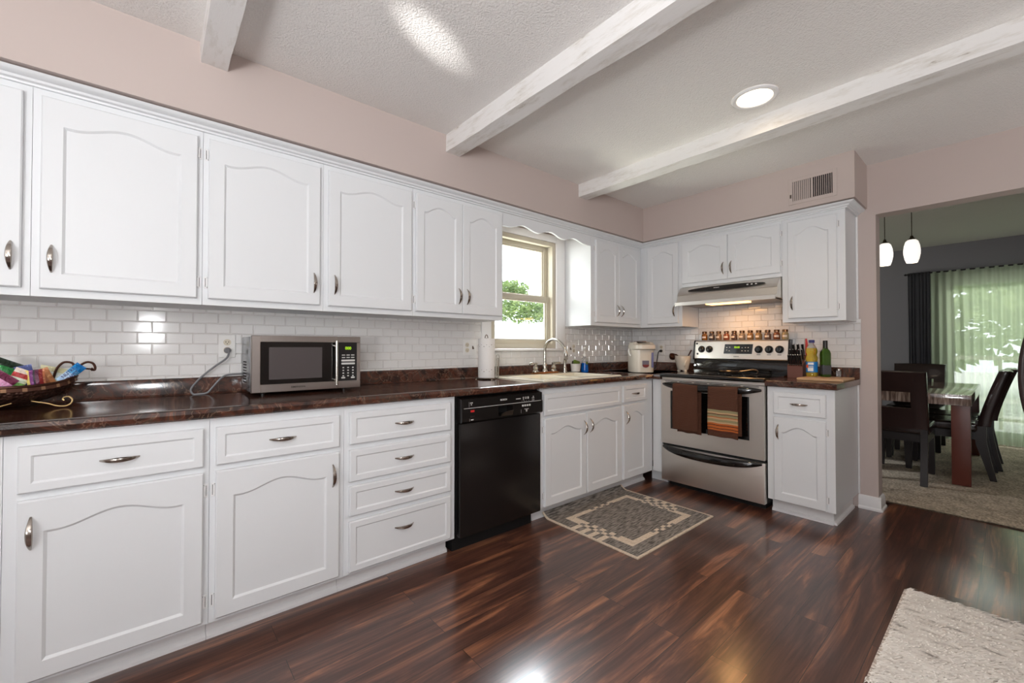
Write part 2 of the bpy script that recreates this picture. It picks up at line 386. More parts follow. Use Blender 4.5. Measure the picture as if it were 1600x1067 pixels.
# wall with the sink window
WX0, WX1, WZ0, WZ1 = 1.985, 2.705, 1.135, 2.055
bm = nb()
for a in ((-2.6, WX0, 0, H), (WX1, L + .13, 0, H), (WX0, WX1, 0, WZ0), (WX0, WX1, WZ1, H)): box(bm, a[0], a[1], 0, .12, a[2], a[3])
struct('wall_left', bm, 'wall', 'pinkish beige kitchen wall behind the long run of cabinets', 'wall')
OY, OZ = -1.985, 2.076
bm = nb(); box(bm, L, L + .13, OY, 0, 0, H); box(bm, L, L + .13, -5.6, OY, OZ, H); box(bm, L, L + .13, -5.6, -4.3, 0, OZ)
struct('wall_back', bm, 'wall', 'pinkish beige wall behind the range, open to the dining room', 'wall')
bm = nb(); box(bm, -2.6, L + .13, -5.72, -5.6, 0, H); struct('wall_right', bm, 'wall', 'kitchen wall behind the photographer', 'wall')
bm = nb(); box(bm, -2.72, -2.6, -5.72, .12, 0, H); struct('wall_front', bm, 'wall', 'kitchen wall at the near end of the cabinets', 'wall')
bm = nb(); box(bm, -2.72, L + .13, -5.72, .12, H, H + .1); struct('ceiling', bm, 'ceiling', 'white popcorn kitchen ceiling between the beams', 'ceiling')
SD = .377
bm = nb(); box(bm, -2.6, L, -SD, 0, 2.127, H); box(bm, L - SD, L, -1.94, -SD, 2.127, H)
struct('wall_soffit', bm, 'wall', 'pinkish beige soffit above the hanging cabinets', 'soffit')
# dining room shell
bm = nb(); DX0, DX1, DZ1 = -3.95, -2.02, 2.03
box(bm, WX, WX + .12, DX1, 1.3, 0, H); box(bm, WX, WX + .12, -5.7, DX0, 0, H); box(bm, WX, WX + .12, DX0, DX1, DZ1, H)
struct('wall_dining', bm, 'grey_wall', 'dim grey dining room wall around the patio door', 'wall')
bm = nb(); box(bm, L + .131, WX, 1.2, 1.3, 0, H); struct('wall_side', bm, 'grey_wall', 'grey side wall of the dining room', 'wall')
bm = nb(); box(bm, L + .131, WX, -5.7, -5.6, 0, H); struct('wall_far', bm, 'grey_wall', 'grey wall at the other side of the dining room', 'wall')
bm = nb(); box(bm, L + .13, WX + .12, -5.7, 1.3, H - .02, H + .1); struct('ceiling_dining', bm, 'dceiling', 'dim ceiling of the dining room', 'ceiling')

# beams: rough-sawn, slightly wavy edges
def beam(xa, xb, zb, label):
    bm = nb(); n = 46; rows = []
    for i in range(n + 1):
        y = -SD - (5.55 - SD) * i / n
        j = [.005 * noise.noise((y * 2.2, xa * 9 + k * 5, 1.7)) + .003 * noise.noise((y * 9, k * 3.1, xa)) for k in range(4)]
        rows.append([bm.verts.new(p) for p in ((xa, y, H), (xa + j[0], y, zb + j[1]), (xb + j[2], y, zb + j[3]), (xb, y, H))])
    for i in range(n):
        for k in range(3): bm.faces.new((rows[i][k], rows[i][k + 1], rows[i + 1][k + 1], rows[i + 1][k]))
    bm.faces.new(rows[0]); bm.faces.new(rows[-1][::-1])
    struct('ceiling_beam', bm, 'beam', label, 'beam')
beam(.150, .246, 2.348, 'white rough ceiling beam nearest the camera, above the first hanging cabinets')
beam(1.359, 1.456, 2.327, 'white rough ceiling beam between the other two')
beam(2.578, 2.689, 2.336, 'white rough ceiling beam with dark scuffs, beside the lit ceiling light')

# baseboard round the jamb
bm = nb()
prof = [(0, 0), (.024, 0), (.024, .012), (.016, .022), (.014, .075), (.008, .09), (0, .095)]
prism(bm, [(L - u, v) for u, v in prof], 'y', OY - .014, -1.876)
prism(bm, [(OY - u, v) for u, v in prof], 'x', L - .014, L + .144)
struct('baseboard_back', bm, 'trim', 'white baseboard wrapping the end of the wall at the opening', 'baseboard')

# ------------------------------------------------------------------ wall tile
def tiles(bm, u0, u1, z0, z1, put, holes=(), pu=.0, pz=1.261):
    tw, th, g = .1016, .0508, .0018
    r0 = math.floor((z0 - pz) / th); rows = range(r0, math.ceil((z1 - pz) / th) + 1)
    for r in rows:
        off = pu + (tw / 2 if r % 2 else 0)
        c0 = math.floor((u0 - off) / tw)
        for c in range(c0, math.ceil((u1 - off) / tw) + 1):
            a, b = off + c * tw + g / 2, off + (c + 1) * tw - g / 2; p, q = pz + r * th + g / 2, pz + (r + 1) * th - g / 2
            a, b, p, q = max(a, u0), min(b, u1), max(p, z0), min(q, z1)
            if b - a < .006 or q - p < .005: continue
            cells = [(a, b, p, q)]
            for hx0, hx1, hz0, hz1 in holes:
                nxt = []
                for (a_, b_, p_, q_) in cells:
                    if b_ <= hx0 or a_ >= hx1 or q_ <= hz0 or p_ >= hz1: nxt.append((a_, b_, p_, q_)); continue
                    if a_ < hx0: nxt.append((a_, hx0, p_, q_))
                    if b_ > hx1: nxt.append((hx1, b_, p_, q_))
                    m0, m1 = max(a_, hx0), min(b_, hx1)
                    if p_ < hz0: nxt.append((m0, m1, p_, hz0))
                    if q_ > hz1: nxt.append((m0, m1, hz1, q_))
                cells = nxt
            for (a_, b_, p_, q_) in cells:
                if b_ - a_ < .006 or q_ - p_ < .005: continue
                e = min(.003, (b_ - a_) * .3, (q_ - p_) * .3)
                t1, t2 = random.uniform(-.00025, .00025), random.uniform(-.00025, .00025)
                o = [bm.verts.new(put(u, .0035, v)) for u, v in ((a_, p_), (b_, p_), (b_, q_), (a_, q_))]
                i = [bm.verts.new(put(u, .0075 + d, v)) for (u, v), d in zip(((a_ + e, p_ + e), (b_ - e, p_ + e), (b_ - e, q_ - e), (a_ + e, q_ - e)), (t1 + t2, -t1 + t2, -t1 - t2, t1 - t2))]
                bm.faces.new(i)
                for k in range(4): bm.faces.new((o[k], o[(k + 1) % 4], i[(k + 1) % 4], i[k]))
def nobump(bm, u0, u1, z0, z1, put, holes=()):
    us = sorted({u0, u1, *[h for q in holes for h in q[:2]]}); zs = sorted({z0, z1, *[h for q in holes for h in q[2:]]})
    for a, b in zip(us, us[1:]):
        for p, q in zip(zs, zs[1:]):
            if any(h[0] <= a and b <= h[1] and h[2] <= p and q <= h[3] for h in holes): continue
            f = bm.faces.new([bm.verts.new(put(u, .004, v)) for u, v in ((a, p), (b, p), (b, q), (a, q))]); f.material_index = 1
bm = nb(); pa = lambda u, d, v: (u, -d, v); hol = [(1.895, 2.815, 1.112, 2.2)]
tiles(bm, -2.0, L - .008, .985, 1.345, pa, hol, pu=-.349); nobump(bm, -2.0, L - .008, .985, 1.345, pa, hol)
struct('wall_tile', bm, ['tile', 'grout'], 'white subway tile backsplash along the sink wall', 'backsplash')
bm = nb(); pb = lambda u, d, v: (L - d, -u, v)
tiles(bm, .008, .72, .985, 1.345, pb, pu=.03); tiles(bm, .72, 1.492, .9, 1.67, pb, pu=.03); tiles(bm, 1.492, 1.899, .985, 1.345, pb, pu=.03)
for a in ((.008, .72, .985, 1.345), (.72, 1.492, .9, 1.67), (1.492, 1.899, .985, 1.345)): nobump(bm, *a, pb)
struct('wall_tile.001', bm, ['tile', 'grout'], 'white subway tile backsplash behind and beside the range', 'backsplash')

# ------------------------------------------------------------------ the sink window
def window():
    t = tag(empty('window_1', 'beige double-hung sash window above the sink', 'window', (WX0, .12, WZ0)), kind='structure')
    ox, oy, oz = WX0, .12, WZ0; W, Hh = WX1 - WX0, WZ1 - WZ0
    bm = nb()   # vinyl frame with stepped jambs
    for d, y0, y1 in ((.034, -.118, -.07), (.022, -.07, 0)):
        box(bm, 0, d, y0, y1, 0, Hh); box(bm, W - d, W, y0, y1, 0, Hh); box(bm, d, W - d, y0, y1, Hh - d, Hh); box(bm, d, W - d, y0, y1, 0, d)
    build('window_frame', bm, 'vinyl', t)
    mz = .425
    def sash(z0, z1, ya, yb, name):
        s = .042; bm = nb(); a, b = .028, W - .028
        for q in ((a, a + s, z0, z1), (b - s, b, z0, z1), (a + s, b - s, z0, z0 + s), (a + s, b - s, z1 - s, z1)): box(bm, q[0], q[1], ya, yb, q[2], q[3], bev=.004)
        g = .012
        for q in ((a + s, a + s + g, z0 + s, z1 - s), (b - s - g, b - s, z0 + s, z1 - s), (a + s + g, b - s - g, z0 + s, z0 + s + g), (a + s + g, b - s - g, z1 - s - g, z1 - s)): box(bm, q[0], q[1], ya + .01, yb - .005, q[2], q[3])
        o = build(name, bm, 'vinyl', t)
        bm = nb(); box(bm, a + s, b - s, (ya + yb) / 2 - .002, (ya + yb) / 2 + .002, z0 + s, z1 - s); build('pane', bm, 'pane', o)
    sash(mz - .02, Hh - .022, -.045, -.012, 'upper_sash'); sash(.022, mz + .022, -.082, -.049, 'lower_sash')
    bm = nb()
    box(bm, -.09, -.001, -.137, -.1205, -.004, Hh + .06, bev=.003); box(bm, W + .001, W + .11, -.137, -.1205, -.004, Hh + .06, bev=.003); box(bm, -.001, W + .001, -.137, -.1205, Hh, Hh + .06, bev=.003)
    build('casing', bm, 'trim', t)
    bm = nb(); box(bm, -.09, W + .11, -.165, -.121, -.022, -.004, bev=.006); build('window_stool', bm, 'trim', t)
window()

# ------------------------------------------------------------------ cabinets
def arch(u, e=1.0):
    """cathedral profile 0..1: shoulders, a slight dip, then the crown"""
    a = abs(u - .5) * 2
    if a > .86: return .02 * (a - .86) / .14
    return (.5 * (1 + math.cos(PI * a / .86))) ** e
def panel_front(bm, w, h, t, stile, top, bot, rise, depth=.007, bev=.008, ch=.004):
    """a slab in x 0..w, z 0..h, back at y 0, front at y -t, with a recessed panel"""
    n = 22 if rise else 1
    ins = [(stile, bot), (w - stile, bot)]
    for i in range(n + 1):
        u = 1 - i / n; ins.append((stile + (w - 2 * stile) * u, h - top + (rise * arch(u, 1.0 if w > .4 else .62) if rise else 0)))
    f0 = [(ch, ch), (w - ch, ch), (w - ch, h - ch), (ch, h - ch)]
    back = [bm.verts.new((x, 0, z)) for x, z in ((0, 0), (w, 0), (w, h), (0, h))]
    mid = [bm.verts.new((x, -t + ch, z)) for x, z in ((0, 0), (w, 0), (w, h), (0, h))]
    fr = [bm.verts.new((x, -t, z)) for x, z in f0]
    bm.faces.new(back[::-1])
    for i in range(4):
        j = (i + 1) % 4
        bm.faces.new((back[i], back[j], mid[j], mid[i])); bm.faces.new((mid[i], mid[j], fr[j], fr[i]))
    I = [bm.verts.new((x, -t, z)) for x, z in ins]
    # frame face: quads below and at the sides, fan along the crown
    bm.faces.new((fr[0], fr[1], I[1], I[0])); bm.faces.new((fr[1], fr[2], I[2], I[1])); bm.faces.new((fr[3], fr[0], I[0], I[-1]))
    tops = I[2:]
    T = [fr[2]] + [bm.verts.new((v.co.x, -t, h - ch)) for v in tops[1:-1]] + [fr[3]]
    for i in range(len(tops) - 1): bm.faces.new((tops[i], T[i], T[i + 1], tops[i + 1]))
    # inner ring, set back
    cx, k = w / 2, len(ins)
    J = []
    for x, z in ins:
        dx = bev if x < stile + 1e-6 else (-bev if x > w - stile - 1e-6 else 0); dz = bev if z <= bot + 1e-6 else -bev
        J.append(bm.verts.new((x + dx, -t + depth, z + dz)))
    for i in range(k): bm.faces.new((I[i], I[(i + 1) % k], J[(i + 1) % k], J[i]))
    bm.faces.new(J)
def pull(name, parent, c, length, vertical, out=.028):
    bm = nb(); n = 16; pts = []; rad = []
    for i in range(n + 1):
        s = -1 + 2 * i / n; o = -out * (1 - abs(s) ** 2.2) - .001; q = s * length / 2
        pts.append((c[0], c[1] + o, c[2] + q) if vertical else (c[0] + q, c[1] + o, c[2])); rad.append(.0022 + .0046 * (1 - s * s))
    tube(bm, pts, rad, 8, flat=(1.25, .75), upv=(0, 1, 0) if vertical else (0, 1, 0))
    return build(name, bm, 'handle', parent)
def hinge(parent, x, z, side):
    bm = nb(); box(bm, x + (.001 if side > 0 else -.0125), x + (.0125 if side > 0 else -.001), -.0025, -.0001, z - .026, z + .026, bev=.001, seg=1)
    tube(bm, [(x + side * .003, -.006, z - .020), (x + side * .003, -.006, z + .020)], .0042, 8)
    box(bm, x + side * .0078 - .001, x + side * .0078 + .001, -.0032, -.002, z - .019, z + .019, 1); box(bm, x + side * .0005 - .0009, x + side * .0005 + .0009, -.004, -.002, z - .022, z + .022, 1); build('hinge', bm, ['trim', 'dark_inner'], parent)  # dark strips paint the shade of the hinge slits
def cabinet(name, label, side, a0, a1, z0, z1, depth, doors=(), drawers=(), toe=False, group=None, base_end=None, hidden_end=None):
    """side A: along = x; side B: along = -y. Faces at -depth."""
    t = empty(name, label, 'cabinet', (a0, 0, 0 if toe else z0) if side == 'A' else (L, -a0, 0 if toe else z0), 0 if side == 'A' else -PI / 2, group)
    W = a1 - a0; zo = 0 if toe else z0; g = .0006
    bm = nb(); b0, b1 = z0 - zo, z1 - zo; th = .018; bk = -.012
    if toe:
        box(bm, g, th, -depth + .019, bk, b0, b1); box(bm, W - th, W - g, -depth + .019, bk, b0, b1); box(bm, th, W - th, -.03, bk, b0, b1)
        box(bm, th, W - th, -depth + .019, -.03, b0, b0 + th); box(bm, g, W - g, -depth, -depth + .019, b0, b1)
    else:
        box(bm, g, W - g, -depth, -.0005, b0, b1)
    build('body', bm, 'white', t)
    if toe:
        bm = nb(); box(bm, g, W - (g if base_end is None else base_end), -.52, -.50, 0, b0); prism(bm, [(-.5205, .0), (-.536, 0), (-.5355, .012), (-.526, .022), (-.5205, .024)], 'x', g, W - g - (0 if base_end is None else base_end))
        if base_end is not None: box(bm, W - base_end - .02, W - base_end, -.50, -.012, 0, b0); prism(bm, [(W - base_end, 0), (W - base_end + .016, 0), (W - base_end + .014, .014), (W - base_end, .022)], 'y', -.52, -.04)
        build('toe_kick', bm, 'trim', t)
    for d in doors:
        u0, u1, v0, v1, hs, hg = d[:6]; w, h = u1 - u0, v1 - v0
        bm = nb(); st = min(.056, w * .155); small = h < .45
        panel_front(bm, w, h, .019, st if w > .2 else .045, .10 if not small else .085, .055, .036 if w > .35 else .042)
        o = build('door', bm, 'white', t); o.location = (u0 - a0, -depth - .0006, v0 - zo)
        hz = {'low': .055 + .055, 'high': h - .055 - .055 + .01}['high' if toe else 'low']
        if small: hz = .092
        if hs: pull('handle', o, (.030 if hs == 'l' else w - .030, -.019, hz), .10, True)
        if hg:
            for q in (.07, h - .07): hinge(o, -.001 if hg == 'l' else w + .001, q, -1 if hg == 'l' else 1)
    for d in drawers:
        u0, u1, v0, v1, hd = d; w, h = u1 - u0, v1 - v0
        bm = nb(); panel_front(bm, w, h, .019, .028, .028, .028, 0, .005, .006, .004); o = build('drawer' if hd else 'false_front', bm, 'white', t); o.location = (u0 - a0, -depth - .0006, v0 - zo)
        if hd: pull('handle', o, (w / 2, -.0145, h / 2 + (.0 if h < .2 else .03)), .10, False)
    return t
DU, UB, UT = .30, 1.328, 2.10
D0, D1 = 1.356, 2.058
G = 'white hanging cabinets'
cabinet('hanging_cabinet', 'white hanging cabinet cut off at the frame edge, its single pull beside the neighbouring door', 'A', -.87, -.33, UB, UT, DU, [(-.845, -.351, D0, D1, None, None)], group=G)
p_ = [o for o in C.objects if o.name == 'door'][0]; pull('handle', p_, (.47, -.019, .11), .10, True)
cabinet('hanging_cabinet', 'white hanging cabinet with one wide arched door above the snack basket', 'A', -.33, .17, UB, UT, DU, [(-.307, .151, D0, D1, 'l', 'r')], group=G)
cabinet('hanging_cabinet', 'white hanging cabinet with one arched door above the microwave outlet, pull at its right', 'A', .17, .673, UB, UT, DU, [(.190, .654, D0, D1, 'r', 'l')], group=G)
cabinet('hanging_cabinet', 'white hanging cabinet with one arched door over the right end of the microwave', 'A', .673, 1.177, UB, UT, DU, [(.695, 1.163, D0, D1, 'l', 'r')], group=G)
cabinet('hanging_cabinet', 'white hanging cabinet with a pair of narrow doors beside the sink window', 'A', 1.177, 1.862, UB, UT, DU, [(1.192, 1.519, D0, D1, 'r', 'l'), (1.522, 1.846, D0, D1, 'l', 'r')], group=G)
cabinet('hanging_cabinet', 'white hanging cabinet with two narrow doors between the window and the corner', 'A', 2.822, L - .001, UB, UT, DU, [(2.875, 3.195, D0, D1, 'r', 'l'), (3.199, 3.525, D0, D1, 'l', None)], group=G)
cabinet('hanging_cabinet', 'white hanging cabinet with one narrow door in the corner left of the hood', 'B', DU + .0015, .717, UB, UT, DU, [(.381, .685, D0, D1 + .015, 'r', None)], group=G)
cabinet('hanging_cabinet', 'short white hanging cabinet with two doors over the range hood', 'B', .717, 1.495, 1.668, UT, DU, [(.722, 1.108, 1.697, D1, 'r', None), (1.111, 1.499 - .012, 1.697, D1, 'l', 'r')], group=G)
cabinet('hanging_cabinet', 'white hanging cabinet with one door beside the dining room opening', 'B', 1.495, 1.874, UB - .002, UT, DU, [(1.535, 1.829, 1.352, D1, 'l', 'r')], group=G)

bm = nb(); box(bm, L - .014, L - .0005, -1.887, -1.8746, 1.345, UT - .02, bev=.002, seg=1); struct('trim_2', bm, 'trim', 'thin white strip between the last hanging cabinet and the wall', 'trim')
bm = nb(); box(bm, L - .014, L - .0005, -1.885, -1.8756, .1, .872, bev=.002, seg=1); struct('trim_3', bm, 'trim', 'thin white strip between the last base cabinet and the wall', 'trim')
# crown molding (one run along both walls) and the window valance
bm = nb()
cp = [(DU - .0005, 2.085), (DU + .012, 2.085), (DU + .014, 2.092), (DU + .024, 2.096), (DU + .028, 2.104), (DU + .046, 2.110), (DU + .052, 2.116), (DU + .056, 2.1215), (DU - .0005, 2.1215)]
A0 = [bm.verts.new((-2.0, -u, v)) for u, v in cp]; A1 = [bm.verts.new((L - u, -u, v)) for u, v in cp]
A2 = [bm.verts.new((L - u, -1.874 - (u - DU), v)) for u, v in cp]; A3 = [bm.verts.new((L - .001, -1.874 - (u - DU), v)) for u, v in cp]
for P0, P1 in ((A0, A1), (A1, A2), (A2, A3)):
    for i in range(len(cp)): bm.faces.new((P0[i], P1[i], P1[(i + 1) % len(cp)], P0[(i + 1) % len(cp)]))
bm.faces.new(A0); bm.faces.new(A3[::-1])
struct('crown_molding', bm, 'white', 'white crown molding along the tops of the hanging cabinets', 'molding')
bm = nb()
vp = smooth([(1.863, 1.994, 0), (1.949, 1.997, 0), (2.000, 2.012, 0), (2.056, 2.027, 0), (2.103, 2.020, 0), (2.170, 2.002, 0), (2.225, 2.000, 0), (2.285, 2.020, 0), (2.338, 2.030, 0), (2.390, 2.022, 0), (2.450, 2.002, 0), (2.510, 1.999, 0), (2.565, 2.016, 0), (2.616, 2.026, 0), (2.660, 2.018, 0), (2.720, 2.003, 0), (2.777, 1.998, 0), (2.8205, 1.998, 0)], 4)
prism(bm, [(p.x, p.y) for p in vp] + [(2.8205, 2.0845), (1.863, 2.0845)], 'y', -DU, -DU + .019)
tag(build('valance', bm, 'white'), 'white scalloped wood valance bridging the cabinets over the sink window', 'valance')

DB = .61; CZ = .8755
G = 'white base cabinets'
f1, f2, g1, g2 = .116, .672, .695, .838
cabinet('base_cabinet', 'white base cabinet at the near end, mostly outside the frame', 'A', -.86, -.335, .1, CZ, DB, [(-.83, -.365, f1, f2, 'l', None)], [(-.83, -.365, g1, g2, 1)], True, G)
cabinet('base_cabinet', 'white base cabinet with the widest arched door, under the snack basket', 'A', -.335, .175, .1, CZ, DB, [(-.304, .156, f1, f2, 'l', 'r')], [(-.304, .156, g1, g2, 1)], True, G)
cabinet('base_cabinet', 'white base cabinet with one drawer and one arched door, below the microwave', 'A', .175, .675, .1, CZ, DB, [(.194, .652, f1, f2, 'r', 'l')], [(.194, .652, g1, g2, 1)], True, G)
cabinet('base_cabinet', 'white base cabinet of four stacked drawers next to the dishwasher', 'A', .675, 1.271, .1, CZ, DB, [], [(.698, 1.238, .697, .843, 1), (.698, 1.238, .526, .671, 1), (.698, 1.238, .369, .505, 1), (.698, 1.238, .115, .345, 1)], True, G)
cabinet('base_cabinet', 'white sink base cabinet with a false drawer front and two arched doors', 'A', 1.921, 2.80, .1, CZ, DB, [(1.951, 2.368, .107, .675, 'r', 'l'), (2.374, 2.784, .107, .682, 'l', None)], [(1.946, 2.784, .697, .836, 0)], True, G)
cabinet('base_cabinet', 'narrow white base cabinet in the corner with a small drawer, left of the range', 'A', 2.80, L - .62, .1, CZ, DB, [(2.817, 3.141, .107, .688, 'l', None)], [(2.817, 3.141, .708, .838, 1)], True, G)
cabinet('base_cabinet', 'white base cabinet with one drawer and one door at the right of the range', 'B', 1.492, 1.875, .1, CZ, DB, [(1.534, 1.830, .106, .67, 'l', 'r')], [(1.534, 1.831, .692, .839, 1)], True, G, base_end=.03)
bm = nb(); box(bm, L - DB, L - DB + .019, -.698, -DB - .001, .1, CZ); box(bm, L - .52, L - .50, -.698, -.545, 0, .1); struct('trim_1', bm, 'white', 'white filler strip between the corner cabinet and the range', 'filler')

# ------------------------------------------------------------------ countertops
def cprof(y0=-.64):
    return [(y0 + .022, .8757), (y0 + .004, .8757), (y0 - .002, .882), (y0 - .003, .898), (y0 + .003, .911), (y0 + .016, .9155), (y0 + .036, .914)]
TOPZ = .914
def run(bm, put, u0, u1, splash=True, y0=-.64):
    p = cprof(y0) + ([(-.05, TOPZ), (-.038, .916), (-.030, .924), (-.0285, .978), (-.026, .990), (-.018, .9955), (-.009, .9955), (-.009, .8757)] if splash else [(-.009, TOPZ), (-.009, .8757)])
    A = [bm.verts.new(put(u0, y, z)) for y, z in p]; B = [bm.verts.new(put(u1, y, z)) for y, z in p]; n = len(p)
    bm.faces.new(A); bm.faces.new(B[::-1])
    for i in range(n): bm.faces.new((A[i], B[i], B[(i + 1) % n], A[(i + 1) % n]))
PA = lambda u, y, z: (u, y, z); PB = lambda u, y, z: (L + y, -u, z)
SX0, SX1, SY0, SY1 = 1.99, 2.80, -.575, -.075
bm = nb(); run(bm, PA, -.86, SX0); run(bm, PA, SX1, L - .009)
fr = cprof() + [(SY0, TOPZ), (SY0, .8757)]; prism(bm, fr, 'x', SX0, SX1)
bk = [(SY1, .8757), (SY1, TOPZ), (-.05, TOPZ), (-.038, .916), (-.030, .924), (-.0285, .978), (-.026, .990), (-.018, .9955), (-.009, .9955), (-.009, .8757)]; prism(bm, bk, 'x', SX0, SX1)
run(bm, PB, .03, .700, y0=-.647)
tag(build('countertop', bm, 'counter', ang=28), 'dark brown marbled laminate countertop with rolled edge, running from the basket to the corner', 'countertop')
bm = nb(); run(bm, PB, 1.489, 1.893, y0=-.647); tag(build('countertop', bm, 'counter', ang=28), 'short dark brown laminate countertop right of the range under the oil bottles', 'countertop')

# ------------------------------------------------------------------ sink, faucet
def sink():
    t = empty('kitchen_sink', 'cream drop-in double-bowl sink under the window', 'sink', (2.395, -.32, TOPZ))
    bm = nb(); a, b, c, d = -.42, .42, -.277, .277
    bowls = [(-.375, -.02, -.235, .165), (.02, .375, -.235, .165)]; z = .012
    us = sorted({a, b, *[q for w_ in bowls for q in w_[:2]]}); vs_ = sorted({c, d, *[q for w_ in bowls for q in w_[2:]]})
    for u0, u1 in zip(us, us[1:]):
        for v0, v1 in zip(vs_, vs_[1:]):
            if any(q[0] <= u0 and u1 <= q[1] and q[2] <= v0 and v1 <= q[3] for q in bowls): continue
            bm.faces.new([bm.verts.new(p) for p in ((u0, v0, z), (u1, v0, z), (u1, v1, z), (u0, v1, z))])
    o = [(a, c), (b, c), (b, d), (a, d)]; e = .01
    for i in range(4):
        (x0, y0), (x1, y1) = o[i], o[(i + 1) % 4]
        ex = lambda x: x + (e if x > 0 else -e); ey = lambda y: y + (e if y > 0 else -e)
        bm.faces.new([bm.verts.new(p) for p in ((x0, y0, z), (x1, y1, z), (ex(x1), ey(y1), .0015), (ex(x0), ey(y0), .0015))])
    bmesh.ops.remove_doubles(bm, verts=bm.verts[:], dist=1e-5)
    build('rim', bm, 'cream', t)
    for q in bowls:
        bm = nb(); top = [(q[0], q[2]), (q[1], q[2]), (q[1], q[3]), (q[0], q[3])]; lev = [(0, z), (.004, z - .008), (.02, -.15), (.06, -.17)]
        R = [[bm.verts.new((x + (k if x == q[0] else -k), y + (k if y == q[2] else -k), zz)) for x, y in top] for k, zz in lev]
        for i in range(len(R) - 1):
            for j in range(4): bm.faces.new((R[i][j], R[i][(j + 1) % 4], R[i + 1][(j + 1) % 4], R[i + 1][j]))
        bm.faces.new(R[-1]); build('bowl', bm, 'cream', t)
        bm = nb(); lathe(bm, [(.04, -.169), (.038, -.166), (.02, -.168)], ((q[0] + q[1]) / 2, (q[2] + q[3]) / 2, 0), 20); build('drain', bm, 'chrome', t)
sink()
def faucet():
    zb = TOPZ + .0122
    t = empty('kitchen_faucet', 'brushed nickel gooseneck faucet with two lever handles behind the sink', 'faucet', (2.475, -.10, zb))
    bm = nb(); box(bm, -.135, .135, -.028, .028, 0, .016, bev=.007); build('deck_plate', bm, 'brass', t, label='copper-toned deck plate')
    bm = nb(); lathe(bm, [(.026, .016), (.026, .022), (.019, .035), (.021, .05), (.016, .075), (.0125, .085)], n=20)
    tube(bm, smooth([(0, 0, .08), (0, 0, .19), (0, -.012, .232), (0, -.05, .268), (0, -.105, .279), (0, -.165, .263), (0, -.215, .215), (0, -.232, .165)], 6), .0115, 14)
    lathe(bm, [(.0145, -.012), (.016, 0), (.0145, .02), (.011, .026)], (0, -.2335, .155), 16); build('spout', bm, 'chrome', t)
    for s in (-1, 1):
        bm = nb(); lathe(bm, [(.028, .016), (.028, .022), (.018, .034), (.023, .046), (.014, .066), (.017, .074), (.010, .084)], (s * .105, 0, 0), 18)
        build('valve', bm, 'chrome', t)
        bm = nb(); tube(bm, [(s * .088, 0, .082), (s * .105, 0, .086), (s * .135, -.004, .086), (s * .165, -.008, .083), (s * .178, -.01, .082)], [.007, .0095, .008, .011, .006], 12); build('lever', bm, 'chrome', t)
    t2 = empty('sink_sprayer', 'brushed nickel side sprayer on the sink deck right of the faucet', 'sprayer', (2.722, -.095, zb))
    bm = nb(); lathe(bm, [(.022, 0), (.022, .006), (.015, .02), (.017, .034), (.012, .05)], n=18); build('base', bm, 'chrome', t2)
    bm = nb(); tube(bm, smooth([(0, 0, .05), (0, 0, .085), (0, -.006, .112), (-.006, -.022, .124)], 5), [.0125] * 10 + [.015] * 5 + [.019], 14); build('spray_head', bm, 'chrome', t2)
faucet()

